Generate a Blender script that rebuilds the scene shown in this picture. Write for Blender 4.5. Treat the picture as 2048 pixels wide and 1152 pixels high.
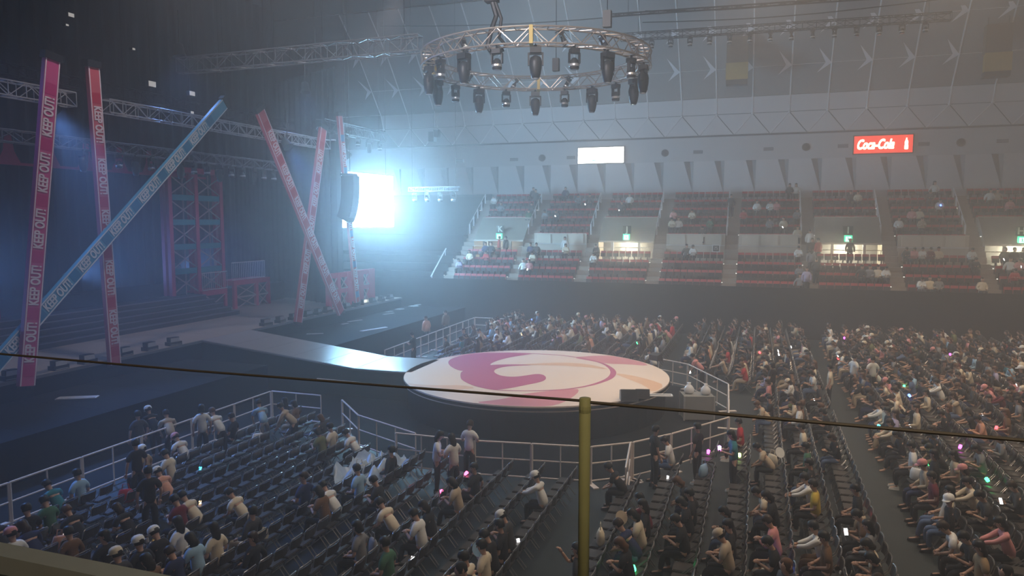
import bpy, math, random, numpy as np
from mathutils import Vector, Matrix, Euler
random.seed(7)
PI = math.pi
for o in list(bpy.data.objects):
    bpy.data.objects.remove(o)
S = bpy.context.scene
C = S.collection

# ------------------------------------------------------------------ camera
CAM_H = 7.4
FPX = 1450.0
PITCH = math.atan((576 - 442) / FPX)
YAW = math.atan(0.34)
cam = bpy.data.cameras.new('camera')
cam.sensor_width = 36.0
cam.lens = 36.0 * FPX / 2048.0
cam.clip_start = 0.05
cam.clip_end = 400
camo = bpy.data.objects.new('camera', cam)
C.objects.link(camo)
camo.location = (0, 0, CAM_H)
camo.rotation_euler = (PI / 2 - PITCH, 0, YAW)
S.camera = camo

# ------------------------------------------------------------------ haze, exposure
S.view_settings.view_transform = 'Standard'
S.view_settings.look = 'None'
S.view_settings.gamma = 1.0
S.view_settings.use_curve_mapping = False
S.view_settings.exposure = 0.0
W = bpy.data.worlds.new('world')
S.world = W
W.use_nodes = True
nt = W.node_tree
nt.nodes['Background'].inputs[0].default_value = (0, 0, 0, 1)
nt.nodes['Background'].inputs[1].default_value = 0
vs = nt.nodes.new('ShaderNodeVolumeScatter')
vs.inputs['Color'].default_value = (0.98, 0.97, 0.97, 1)
vs.inputs['Density'].default_value = 0.0058
vs.inputs['Anisotropy'].default_value = 0.2
vs2 = nt.nodes.new('ShaderNodeVolumeScatter')          # larger droplets: strong forward glow around bright sources
vs2.inputs['Color'].default_value = (0.98, 0.97, 0.97, 1)
vs2.inputs['Density'].default_value = 0.006
vs2.inputs['Anisotropy'].default_value = 0.86
add = nt.nodes.new('ShaderNodeAddShader')
nt.links.new(vs.outputs[0], add.inputs[0]); nt.links.new(vs2.outputs[0], add.inputs[1])
nt.links.new(add.outputs[0], nt.nodes['World Output'].inputs['Volume'])
try:
    S.cycles.use_denoising = True
    S.cycles.volume_bounces = 1
    S.cycles.max_bounces = 5
    S.cycles.diffuse_bounces = 3
    S.cycles.sample_clamp_indirect = 4.0
except Exception:
    pass

# ------------------------------------------------------------------ pixel helpers (2048 x 1152)
CY, SY = math.cos(YAW), math.sin(YAW)
CP, SP = math.cos(PITCH), math.sin(PITCH)
def ray(px, py):
    x = (px - 1024) / FPX; y = -(py - 576) / FPX
    up = y * CP - SP; fw = y * SP + CP
    return (x * CY - fw * SY, x * SY + fw * CY, up)
def at_z(px, py, z):
    d = ray(px, py); t = (z - CAM_H) / d[2]
    return Vector((d[0] * t, d[1] * t, z))
def at_u(px, py, u):
    d = ray(px, py); t = u / d[0]
    return Vector((u, d[1] * t, CAM_H + d[2] * t))
def at_v(px, py, v):
    d = ray(px, py); t = v / d[1]
    return Vector((d[0] * t, v, CAM_H + d[2] * t))
def proj(u, v, z):
    X = u * CY + v * SY; Z = -u * SY + v * CY; h = z - CAM_H
    f = Z * CP - h * SP; y = h * CP + Z * SP
    if f < 0.1: return (-9999, -9999)
    return (1024 + FPX * X / f, 576 - FPX * y / f)
def in_frame(u, v, z, m=30):
    x, y = proj(u, v, z)
    return -m < x < 2048 + m and -m < y < 1152 + m

# ------------------------------------------------------------------ materials
MATS = {}
def mat(name, col, rough=0.6, metal=0.0, var=0.12, scale=6.0, bump=0.0, spec=0.4, emit=None, estr=0.0, objcol=False, trans=0.0):
    if name in MATS: return MATS[name]
    m = bpy.data.materials.new(name); m.use_nodes = True
    n = m.node_tree.nodes; l = m.node_tree.links
    b = n['Principled BSDF']
    b.inputs['Roughness'].default_value = rough
    b.inputs['Metallic'].default_value = metal
    b.inputs['Specular IOR Level'].default_value = spec
    if trans: b.inputs['Transmission Weight'].default_value = trans
    tc = n.new('ShaderNodeTexCoord')
    nz = n.new('ShaderNodeTexNoise'); nz.inputs['Scale'].default_value = scale; nz.inputs['Detail'].default_value = 4
    l.new(tc.outputs['Object'], nz.inputs['Vector'])
    mr = n.new('ShaderNodeMapRange'); mr.inputs['To Min'].default_value = 1 - var; mr.inputs['To Max'].default_value = 1 + var
    l.new(nz.outputs['Fac'], mr.inputs['Value'])
    mx = n.new('ShaderNodeMix'); mx.data_type = 'RGBA'; mx.blend_type = 'MULTIPLY'; mx.inputs['Factor'].default_value = 1
    if objcol:
        oi = n.new('ShaderNodeObjectInfo'); l.new(oi.outputs['Color'], mx.inputs['A'])
    else:
        mx.inputs['A'].default_value = (*col, 1)
    l.new(mr.outputs['Result'], mx.inputs['B'])
    l.new(mx.outputs['Result'], b.inputs['Base Color'])
    if bump:
        bp = n.new('ShaderNodeBump'); bp.inputs['Strength'].default_value = bump
        l.new(nz.outputs['Fac'], bp.inputs['Height']); l.new(bp.outputs['Normal'], b.inputs['Normal'])
    if emit:
        b.inputs['Emission Color'].default_value = (*emit, 1)
        b.inputs['Emission Strength'].default_value = estr
    MATS[name] = m
    return m

M_floor = mat('floor_matting', (0.022, 0.030, 0.032), 0.55, var=0.35, scale=0.6, bump=0.02)
M_black = mat('black_paint', (0.012, 0.013, 0.016), 0.55, var=0.3)
M_drape = mat('black_drape', (0.008, 0.009, 0.012), 0.9, var=0.4, scale=2.0)
M_blackm = mat('black_metal', (0.02, 0.021, 0.024), 0.38, 0.3)
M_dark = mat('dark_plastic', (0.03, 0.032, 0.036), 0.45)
M_alu = mat('aluminium', (0.62, 0.61, 0.6), 0.35, 0.7, scale=3)
M_aludark = mat('dull_aluminium', (0.22, 0.22, 0.23), 0.4, 0.6, scale=3)
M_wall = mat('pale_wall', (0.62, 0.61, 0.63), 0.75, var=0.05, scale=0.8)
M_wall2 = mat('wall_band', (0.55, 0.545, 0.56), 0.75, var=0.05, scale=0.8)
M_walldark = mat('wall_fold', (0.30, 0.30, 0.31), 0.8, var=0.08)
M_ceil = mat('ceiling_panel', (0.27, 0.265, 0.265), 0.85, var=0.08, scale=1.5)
M_rib = mat('white_rib', (0.72, 0.71, 0.72), 0.6, var=0.05)
M_chev = mat('lit_fold', (0.80, 0.79, 0.84), 0.7, var=0.05)
M_line = mat('dark_trim', (0.10, 0.10, 0.11), 0.7)
M_conc = mat('stand_concrete', (0.33, 0.28, 0.235), 0.8, var=0.15, scale=2, bump=0.05)
M_tier = mat('stand_tier', (0.10, 0.095, 0.092), 0.8, var=0.2, scale=2)
M_cream = mat('cream_panel', (0.66, 0.60, 0.50), 0.6, var=0.05)
M_cream2 = mat('cream_wall', (0.56, 0.51, 0.43), 0.7, var=0.06)
M_seat = mat('red_plastic', (0.42, 0.018, 0.03), 0.42, var=0.1)
M_stage = mat('stage_deck', (0.40, 0.33, 0.27), 0.42, var=0.12, scale=1.2)
M_deckp = mat('runway_panel', (0.36, 0.33, 0.32), 0.28, var=0.06, scale=2.0, spec=0.6)
M_edge = mat('deck_edge', (0.012, 0.013, 0.016), 0.85, spec=0.12)
M_print = mat('stage_print_cream', (0.80, 0.64, 0.53), 0.55, var=0.04, scale=1.0)
M_pink = mat('stage_print_rose', (0.50, 0.11, 0.22), 0.5, var=0.10, scale=0.6)
M_pink2 = mat('stage_print_pale_rose', (0.66, 0.25, 0.28), 0.5, var=0.10, scale=0.6)
M_tan = mat('stage_print_tan', (0.74, 0.46, 0.30), 0.5, var=0.10, scale=0.6)
M_steel = mat('barrier_metal', (0.76, 0.67, 0.61), 0.42, 0.1, var=0.08)
M_set = mat('set_pink', (0.62, 0.05, 0.13), 0.5, var=0.15)
M_teal = mat('set_teal', (0.05, 0.30, 0.33), 0.5, var=0.1)
M_setpale = mat('set_pale_brace', (0.50, 0.36, 0.33), 0.5, var=0.15)
M_bpink = mat('beam_magenta', (0.52, 0.015, 0.17), 0.45, var=0.08)
M_bpink2 = mat('beam_pale_magenta', (0.60, 0.07, 0.24), 0.45, var=0.08)
M_bred = mat('beam_rose', (0.50, 0.02, 0.06), 0.45, var=0.08)
M_bred2 = mat('beam_pale_rose', (0.58, 0.10, 0.14), 0.45, var=0.08)
M_bblue = mat('beam_blue', (0.02, 0.22, 0.45), 0.45, var=0.08)
M_bblue2 = mat('beam_pale_blue', (0.08, 0.36, 0.56), 0.45, var=0.08)
M_letter = mat('beam_lettering', (0.80, 0.70, 0.74), 0.5, var=0.04)
M_letterb = mat('beam_lettering_blue', (0.75, 0.80, 0.86), 0.5, var=0.04)
M_olive = mat('rail_olive_paint', (0.36, 0.37, 0.16), 0.45, var=0.08, scale=20)
M_railg = mat('parapet_rail', (0.40, 0.44, 0.38), 0.4, 0.3, var=0.1, scale=9)
M_cable = mat('guard_cable', (0.07, 0.055, 0.03), 0.5)
M_yellow = mat('yellow_panel', (0.40, 0.29, 0.09), 0.6)
M_brown = mat('brown_panel', (0.16, 0.11, 0.07), 0.7)
M_truss = mat('ring_truss', (0.44, 0.38, 0.33), 0.4, 0.5, scale=3)
M_strap = mat('yellow_hoist_strap', (0.62, 0.47, 0.16), 0.6)
M_chair = mat('chair_vinyl', (0.050, 0.044, 0.040), 0.5, var=0.2)
M_chairf = mat('chair_pipe', (0.34, 0.32, 0.31), 0.3, 0.75)
M_fab = mat('clothing_fabric', (1, 1, 1), 0.85, var=0.12, scale=14, bump=0.05, objcol=True)
M_hair = mat('hair_strands', (1, 1, 1), 0.5, var=0.25, scale=40, objcol=True)
M_skin = mat('skin', (0.55, 0.33, 0.24), 0.55, var=0.06, scale=10)
M_eye = mat('eye_dark', (0.02, 0.015, 0.012), 0.3)
M_lens = mat('lamp_lens', (0.35, 0.36, 0.38), 0.08, 0.0, spec=0.9)
M_white = mat('white_plastic', (0.80, 0.80, 0.82), 0.35, var=0.03)
M_plate = mat('sign_plate', (0.025, 0.025, 0.025), 0.6)
M_platel = mat('sign_plate_letter', (0.80, 0.78, 0.72), 0.6)

def emis(name, col, s):
    if name in MATS: return MATS[name]
    m = bpy.data.materials.new(name); m.use_nodes = True
    n = m.node_tree.nodes; l = m.node_tree.links
    b = n['Principled BSDF']
    b.inputs['Base Color'].default_value = (*[c * 0.5 for c in col], 1)
    b.inputs['Emission Color'].default_value = (*col, 1)
    b.inputs['Emission Strength'].default_value = s
    MATS[name] = m
    return m

# ------------------------------------------------------------------ mesh builder
class MB:
    def __init__(s): s.v = []; s.f = []; s.m = []
    def poly(s, pts, mi=0):
        b = len(s.v); s.v += [tuple(p) for p in pts]; s.f.append(tuple(range(b, b + len(pts)))); s.m.append(mi); return s
    def bx(s, x0, x1, y0, y1, z0, z1, mi=0):
        b = len(s.v)
        s.v += [(x0, y0, z0), (x1, y0, z0), (x1, y1, z0), (x0, y1, z0), (x0, y0, z1), (x1, y0, z1), (x1, y1, z1), (x0, y1, z1)]
        for f in ((3, 2, 1, 0), (4, 5, 6, 7), (0, 1, 5, 4), (1, 2, 6, 5), (2, 3, 7, 6), (3, 0, 4, 7)):
            s.f.append(tuple(b + i for i in f)); s.m.append(mi)
        return s
    def frame(s, p, q):
        d = (Vector(q) - Vector(p)).normalized()
        a = Vector((0, 0, 1)) if abs(d.z) < 0.95 else Vector((0, 1, 0))
        x = d.cross(a).normalized(); y = x.cross(d).normalized()
        return x, y
    def bar(s, p, q, r, n=6, mi=0, r2=None, w=None, h=None):
        p = Vector(p); q = Vector(q); x, y = s.frame(p, q)
        r2 = r if r2 is None else r2
        b = len(s.v)
        for c, rr in ((p, r), (q, r2)):
            for i in range(n):
                a = 2 * PI * (i + 0.5) / n
                s.v.append(tuple(c + x * (rr * math.cos(a)) + y * (rr * math.sin(a))))
        for i in range(n):
            j = (i + 1) % n
            s.f.append((b + i, b + j, b + n + j, b + n + i)); s.m.append(mi)
        s.f.append(tuple(b + n - 1 - i for i in range(n))); s.m.append(mi)
        s.f.append(tuple(b + n + i for i in range(n))); s.m.append(mi)
        return s
    def tube(s, pts, r, n=6, mi=0):
        pts = [Vector(p) for p in pts]; b = len(s.v); N = len(pts)
        px_ = None
        for k, p in enumerate(pts):
            d = (pts[min(k + 1, N - 1)] - pts[max(k - 1, 0)]).normalized()
            if px_ is None:
                a = Vector((0, 0, 1)) if abs(d.z) < 0.9 else Vector((0, 1, 0))
                x = d.cross(a).normalized()
            else:
                x = (px_ - d * px_.dot(d)).normalized()
            px_ = x; y = d.cross(x)
            rr = r[k] if isinstance(r, (list, tuple)) else r
            for i in range(n):
                a = 2 * PI * i / n
                s.v.append(tuple(p + x * (rr * math.cos(a)) + y * (rr * math.sin(a))))
        for k in range(N - 1):
            for i in range(n):
                j = (i + 1) % n
                s.f.append((b + k * n + i, b + k * n + j, b + (k + 1) * n + j, b + (k + 1) * n + i)); s.m.append(mi)
        s.f.append(tuple(b + n - 1 - i for i in range(n))); s.m.append(mi)
        s.f.append(tuple(b + (N - 1) * n + i for i in range(n))); s.m.append(mi)
        return s
    def lathe(s, prof, n=12, c=(0, 0, 0), mi=0, sx=1, sy=1):
        b = len(s.v)
        for r, z in prof:
            for i in range(n):
                a = 2 * PI * i / n
                s.v.append((c[0] + r * sx * math.cos(a), c[1] + r * sy * math.sin(a), c[2] + z))
        for k in range(len(prof) - 1):
            for i in range(n):
                j = (i + 1) % n
                s.f.append((b + k * n + i, b + k * n + j, b + (k + 1) * n + j, b + (k + 1) * n + i)); s.m.append(mi)
        s.f.append(tuple(b + n - 1 - i for i in range(n))); s.m.append(mi)
        t = b + (len(prof) - 1) * n
        s.f.append(tuple(t + i for i in range(n))); s.m.append(mi)
        return s
    def prism(s, pts, z0, z1, mi=0):
        n = len(pts); b = len(s.v)
        s.v += [(p[0], p[1], z0) for p in pts] + [(p[0], p[1], z1) for p in pts]
        s.f.append(tuple(b + n - 1 - i for i in range(n))); s.m.append(mi)
        s.f.append(tuple(b + n + i for i in range(n))); s.m.append(mi)
        for i in range(n):
            j = (i + 1) % n
            s.f.append((b + i, b + j, b + n + j, b + n + i)); s.m.append(mi)
        return s
    def mesh(s, name, mats, smooth=False):
        me = bpy.data.meshes.new(name)
        me.from_pydata(s.v, [], s.f)
        for m in (mats if isinstance(mats, (list, tuple)) else [mats]): me.materials.append(m)
        if any(s.m): me.polygons.foreach_set('material_index', s.m)
        if smooth: me.polygons.foreach_set('use_smooth', [True] * len(me.polygons))
        me.update()
        return me
    def build(s, name, mats, parent=None, loc=(0, 0, 0), smooth=False):
        return link(name, s.mesh(name, mats, smooth), parent, loc)
def link(name, me, parent=None, loc=(0, 0, 0), rot=(0, 0, 0)):
    o = bpy.data.objects.new(name, me); C.objects.link(o)
    o.parent = parent; o.location = loc; o.rotation_euler = rot
    return o
def tag(o, label=None, cat=None, group=None, kind=None):
    if label: o['label'] = label
    if cat: o['category'] = cat
    if group: o['group'] = group
    if kind: o['kind'] = kind
    return o
def thing(name, label, cat, loc=(0, 0, 0), rz=0, group=None):
    o = bpy.data.objects.new(name, None); C.objects.link(o)
    o.empty_display_size = 0.2
    o.location = loc; o.rotation_euler = (0, 0, rz)
    return tag(o, label, cat, group)
def struct(o, label=None):
    o['kind'] = 'structure'
    if label: o['label'] = label
    return o
def copy_tree(o, parent=None):
    c = o.copy(); C.objects.link(c); c.parent = parent
    for ch in o.children: copy_tree(ch, c)
    return c
ORD = ['zeroth', 'first', 'second', 'third', 'fourth', 'fifth', 'sixth', 'seventh', 'eighth', 'ninth', 'tenth', 'eleventh', 'twelfth']
def nth(i):
    if i < len(ORD): return ORD[i]
    return '%d%s' % (i, 'th' if 10 <= i % 100 <= 20 else {1: 'st', 2: 'nd', 3: 'rd'}.get(i % 10, 'th'))
def stuff_mesh(name, items, mats):
    """items: list of (verts Nx3, loops, loop_starts, loop_totals, mat_idx)"""
    V = np.concatenate([i[0] for i in items]); nv = 0; L = []; LS = []; LT = []; MI = []; nl = 0
    for v, lo, ls, lt, mi in items:
        L.append(lo + nv); LS.append(ls + nl); LT.append(lt); MI.append(mi); nv += len(v); nl += len(lo)
    L = np.concatenate(L); LS = np.concatenate(LS); LT = np.concatenate(LT); MI = np.concatenate(MI)
    me = bpy.data.meshes.new(name)
    me.vertices.add(len(V)); me.vertices.foreach_set('co', V.astype(np.float32).ravel())
    me.loops.add(len(L)); me.loops.foreach_set('vertex_index', L.astype(np.int32))
    me.polygons.add(len(LS)); me.polygons.foreach_set('loop_start', LS.astype(np.int32))
    me.polygons.foreach_set('material_index', MI.astype(np.int32))
    for m_ in mats: me.materials.append(m_)
    me.update(calc_edges=True); me.validate()
    return me
def mesh_arrays(me):
    n = len(me.vertices); v = np.zeros(n * 3, np.float32); me.vertices.foreach_get('co', v)
    nl = len(me.loops); lo = np.zeros(nl, np.int32); me.loops.foreach_get('vertex_index', lo)
    npo = len(me.polygons); ls = np.zeros(npo, np.int32); lt = np.zeros(npo, np.int32); mi = np.zeros(npo, np.int32)
    me.polygons.foreach_get('loop_start', ls); me.polygons.foreach_get('loop_total', lt); me.polygons.foreach_get('material_index', mi)
    return v.reshape(-1, 3), lo, ls, lt, mi
def placed(arr, loc, rz=0.0, mi=None, sc=1.0):
    v, lo, ls, lt, m0 = arr
    c, s_ = math.cos(rz), math.sin(rz)
    R = np.array([[c, -s_, 0], [s_, c, 0], [0, 0, 1]], np.float32) * sc
    return (v @ R.T + np.array(loc, np.float32), lo, ls, lt, m0 if mi is None else np.array(mi, np.int32)[m0])
_txt = {}
def text_mesh(txt, size, m, shear=0.0, sx=1.0, bold=0.0, ext=0.004, fat=0.0):
    k = (txt, size, m.name, shear, sx, bold, fat)
    if k in _txt: return _txt[k]
    cu = bpy.data.curves.new('lettering', 'FONT'); cu.body = txt; cu.size = size
    cu.align_x = 'CENTER'; cu.align_y = 'CENTER'; cu.shear = shear; cu.offset = bold; cu.extrude = ext
    cu.resolution_u = 3; cu.dimensions = '2D'; cu.fill_mode = 'BOTH'
    o = bpy.data.objects.new('t', cu); C.objects.link(o)
    dg = bpy.context.evaluated_depsgraph_get()
    me = bpy.data.meshes.new_from_object(o.evaluated_get(dg))
    bpy.data.objects.remove(o)
    me.name = 'lettering'
    me.transform(Matrix.Diagonal((sx, 1, 1, 1)))
    me.materials.clear(); me.materials.append(m)
    if fat:
        arr = mesh_arrays(me)
        me = stuff_mesh('lettering', [(arr[0] + np.array(d, np.float32),) + arr[1:4] + (arr[4] * 0,) for d in ((-fat, -fat, 0), (fat, fat, .001), (fat, -fat, .002), (-fat, fat, .003))], [m])
    _txt[k] = me
    return me
def light(kind, name, loc, power, col, target=None, size=0.3, angle=90, blend=0.6, sx=None, sy=None):
    l = bpy.data.lights.new(name, kind); l.energy = power; l.color = col
    if kind == 'SPOT': l.spot_size = math.radians(angle); l.spot_blend = blend; l.shadow_soft_size = size
    elif kind == 'POINT': l.shadow_soft_size = size
    else:
        l.shape = 'RECTANGLE'; l.size = sx; l.size_y = sy
    o = bpy.data.objects.new(name, l); C.objects.link(o); o.location = loc
    if target is not None:
        o.rotation_euler = (Vector(target) - Vector(loc)).to_track_quat('-Z', 'Y').to_euler()
    return o

# ================================================================== SETTING
VC = 27.75                                   # centre line of the hall
# ---- floor
o = MB().bx(-44, 40, 2.0, 61.5, -0.3, 0).build('floor', M_floor); struct(o, 'dark arena floor')
m = MB().prism([(-24.2, 8), (-17.2, 8), (-17.2, 22.4), (-13.7, 22.1), (-12.2, 20.5), (-9.5, 19.2), (-4.4, 19.6), (-3.3, 20.4), (-.9, 24), (-1.05, 28.9), (-2.9, 32.5), (-5, 33.9), (-12.2, 35), (-17.3, 33.3), (-17.6, 48.4), (-24.2, 48.4)], 0.0, .006)
struct(m.build('floor_mat', mat('black_matting', (.010, .013, .016), .85, var=.4, scale=1.0, spec=.15)), 'black matting on the floor round the stages')
# ---- ceiling
UM = [-0.77 + 2.7 * k for k in range(-13, 11)]
PT0, PN, PB, PC1, PC2, PC3 = (61.0, 14.2), (60.7, 15.8), (60.2, 17.0), (58.6, 18.9), (56.6, 21.3), (53.5, 24.2)
prof = [PT0, PN, PB, PC1, PC2, PC3, (47, 27.2), (38, 29.3), (VC, 30.0)]
prof = prof + [(2 * VC - v, z) for v, z in prof[-2::-1]]
m = MB()
off = 0.12
for (v0, z0), (v1, z1) in zip(prof[:-1], prof[1:]):
    d = Vector((0, v1 - v0, z1 - z0)).normalized(); nrm = Vector((0, d.z, -d.y)) * off
    a0, a1 = Vector((0, v0, z0)) + nrm, Vector((0, v1, z1)) + nrm
    m.poly([(-44, a0.y, a0.z), (40, a0.y, a0.z), (40, a1.y, a1.z), (-44, a1.y, a1.z)])
ceiling = m.build('ceiling', mat('ceiling_backing', (0.12, 0.118, 0.118), 0.9)); struct(ceiling, 'ribbed arena ceiling')
def lerp(a, b, t): return a + (b - a) * t
def slab(pts, th, name, m_, parent):
    pts = [Vector(p) for p in pts]
    n = (pts[1] - pts[0]).cross(pts[2] - pts[0]).normalized()
    if n.y > 0: n = -n
    c = sum(pts, Vector()) / len(pts)
    top = [p + (c - p).normalized() * 0.035 for p in pts]
    bot = [p - n * th for p in top]
    mb = MB(); k = len(pts)
    mb.v = [tuple(p) for p in top + bot]
    mb.f = [tuple(range(k)), tuple(range(2 * k - 1, k - 1, -1))] + [(i, k + i, k + (i + 1) % k, (i + 1) % k) for i in range(k)]
    mb.m = [0] * len(mb.f)
    return mb.build(name, m_, parent)
for i in range(len(UM) - 1):
    u0, u1 = UM[i], UM[i + 1]
    if u1 < -33: continue
    um = (u0 + u1) / 2
    # zigzag ring of triangular panels
    if i + 2 < len(UM):
        slab([(u0, *PN), (u1, *PN), (um, *PT0)], 0.06, 'panel', M_wall, ceiling)
    slab([(um, *PT0), (u1, *PN), (um + 2.7, *PT0)], 0.06, 'panel', M_wall, ceiling)
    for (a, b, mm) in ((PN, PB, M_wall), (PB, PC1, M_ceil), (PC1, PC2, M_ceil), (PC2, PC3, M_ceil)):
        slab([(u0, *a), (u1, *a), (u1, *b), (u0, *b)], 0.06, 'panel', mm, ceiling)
    MB().tube([(u0, *PN), (u0, *PB), (u0, *PC1), (u0, *PC2), (u0, *PC3)], 0.055, 6).build('rib', M_rib, ceiling)
    MB().bar((u0, *PN), (um, *PT0), 0.03).build('strut', M_line, ceiling)
    MB().bar((um, *PT0), (u1, *PN), 0.04).build('strut', M_rib, ceiling)
    MB().lathe([(0.03, -.1), (.1, -.05), (.11, .05), (.03, .1)], 8, (u0, PN[0] - .03, PN[1])).build('node', M_rib, ceiling)
    MB().lathe([(0.03, -.08), (.08, -.04), (.08, .04), (.03, .08)], 8, (um, PT0[0] - .05, PT0[1])).build('node', M_rib, ceiling)
    for (pc, dirv) in ((PC1, Vector((0, -1.6, 1.9)).normalized()), (PC2, Vector((0, -2.0, 2.4)).normalized())):
        nn = Vector((0, -dirv.z, dirv.y)) * 0.05
        P = Vector((u0, *pc)) - Vector((0, dirv.z, -dirv.y)) * 0.05
        U = Vector((1, 0, 0))
        MB().poly([P, P - U * .95 + dirv * 1.25, P - U * .42 + dirv * 0.05]).poly([P, P - U * .42 + dirv * 0.05, P - U * .95 - dirv * .75]).build('fold', M_chev, ceiling)  # flat pale triangles: light on the ceiling folds put into their colour
for pc in (PN, PC1, PC2):
    MB().bar((-33, pc[0] - .02, pc[1]), (29, pc[0] - .02, pc[1]), 0.02).build('purlin', M_rib if pc != PN else M_line, ceiling)
o = MB().bx(-44, 40, 60.85, 61.02, 14.1, 14.22).build('trim_1', M_line); struct(o)
# ---- far wall: flat band, folded panels, lower band
wf = MB().bx(-44, 40, 61.0, 61.3, 12.2, 14.2).bx(-44, 40, 61.25, 61.5, 8.8, 12.2).build('wall_far', M_wall2); struct(wf, 'pale far wall with folded panels')
k = -34.0
while k < 28:
    # pale trapezoid, flat; dark wedge of two facets, the recess's shade put into its colour
    MB().poly([(k, 61.0, 9.7), (k + 2.35, 61.0, 9.7), (k + 1.62, 61.0, 12.2), (k, 61.0, 12.2)]).poly([(k, 61.0, 9.7), (k, 61.0, 12.2), (k, 61.25, 12.2), (k, 61.25, 9.7)]).build('wall_panel', M_wall, wf)
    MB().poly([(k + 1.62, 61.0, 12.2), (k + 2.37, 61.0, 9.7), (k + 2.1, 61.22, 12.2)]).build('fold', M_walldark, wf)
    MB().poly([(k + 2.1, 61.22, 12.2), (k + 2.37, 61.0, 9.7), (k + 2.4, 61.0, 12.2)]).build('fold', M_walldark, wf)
    k += 2.4
# ---- near wall, side walls behind the camera and to the sides (close the hall)
struct(MB().bx(-44, 40, -6.0, -5.6, 0, 14.5).build('wall_near', M_wall2))
struct(MB().bx(39.6, 40, -6, 61.5, 0, 30).build('wall_right', M_wall2))
struct(MB().bx(-44.3, -44, -6, 61.5, 0, 30).build('wall_left', M_drape))
# ---- near stand under the camera
m = MB()
for k in range(9):
    m.bx(-30, 30, 2.35 - .9 * k - .9, 2.35 - .9 * k, 0, 5.15 + .5 * k)
struct(m.build('grandstand_near', M_conc), 'concrete near stand')
# ---- far stand
AIS = [-21.98 + 5.04 * k for k in range(10)]
AW = 0.46
VOM = {0: 'K', 2: 'J', 5: 'I', 7: 'H'}
def lz(k): return 2.7 + .57 * k
def lv(k): return 49.15 + .9 * k
def uz(k): return 5.7 + .63 * k
def uv(k): return 54.0 + .9 * k
WALK = 4.45
m = MB()
UE = AIS[-1] + AW
for k in range(4): m.bx(AIS[0] - .5, UE, lv(k) - (.5 if k == 0 else 0), lv(k) + .9, 0, lz(k))
m.bx(AIS[0] - .5, UE, lv(4), 53.9, 0, WALK)
for s in range(9):
    a, b = AIS[s] + AW, AIS[s + 1] - AW
    for k in range(6):
        if s in VOM and k < 2: continue
        m.bx(a, b, uv(k), uv(k) + .9, WALK, uz(k))
    if s not in VOM:
        m.bx(a, b, 53.85, 54.0, WALK, 6.42, 1)
m.bx(AIS[0] - .5, UE, uv(6), 61.2, WALK, uz(5) + .1)
stand = m.build('grandstand_far', [M_tier, M_cream2]); struct(stand, 'far seating stand with brown aisles')
for i, u in enumerate(AIS):
    mb = MB()
    for k in range(4):
        mb.bx(u - AW, u + AW, lv(k) - .02, lv(k) + .9, lz(k) - .5, lz(k) + .02).bx(u - AW, u + AW, lv(k) + .5, lv(k) + .9, lz(k), lz(k) + .29)
    mb.bx(u - AW, u + AW, lv(4), 53.6, WALK - .3, WALK + .03)
    mb.bx(u - AW, u + AW, 53.3, 54.0, WALK, WALK + .62).bx(u - AW, u + AW, 53.6, 54.0, WALK, WALK + .95)
    for k in range(6):
        mb.bx(u - AW, u + AW, uv(k) - .02, uv(k) + .9, WALK, uz(k) + .02).bx(u - AW, u + AW, uv(k) + .5, uv(k) + .9, uz(k), uz(k) + .31)
    mb.build('aisle_stair', M_conc, stand)
for s in range(9):
    if s in VOM: continue
    a, b = AIS[s] + AW, AIS[s + 1] - AW
    for j in range(3):
        w = (b - a - .3) / 3
        x0 = a + .15 + j * w
        MB().bx(x0 + .08, x0 + w - .08, 53.78, 53.86, 5.72, 6.38).build('panel', M_cream, stand)
    MB().bx(a, b, 53.76, 53.9, 5.63, 5.68).build('ledge', M_rib, stand)
    MB().bx(a, b, 53.80, 53.86, 6.42, 6.47).build('top_rail', M_steel, stand)
# covered end of the stand and the front wall
m = MB()
for k in range(4): m.bx(-44, AIS[0] - .5, lv(k) - (.4 if k == 0 else 0), lv(k) + .9, 0, lz(k) + .3)
m.bx(-44, AIS[0] - .5, lv(4), 54, 0, WALK + .5)
for k in range(6): m.bx(-44, AIS[0] - .5, uv(k), uv(k) + .9, WALK, uz(k) + .6)
m.bx(-44, AIS[0] - .5, 60.6, 60.75, 8, 9.75)
struct(m.build('grandstand_covered', M_drape), 'seating end covered in black cloth')
struct(MB().bx(-44, 40, 48.5, 48.64, 0, 3.22).build('wall_stand_front', M_drape), 'black wall below the far seats')
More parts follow.
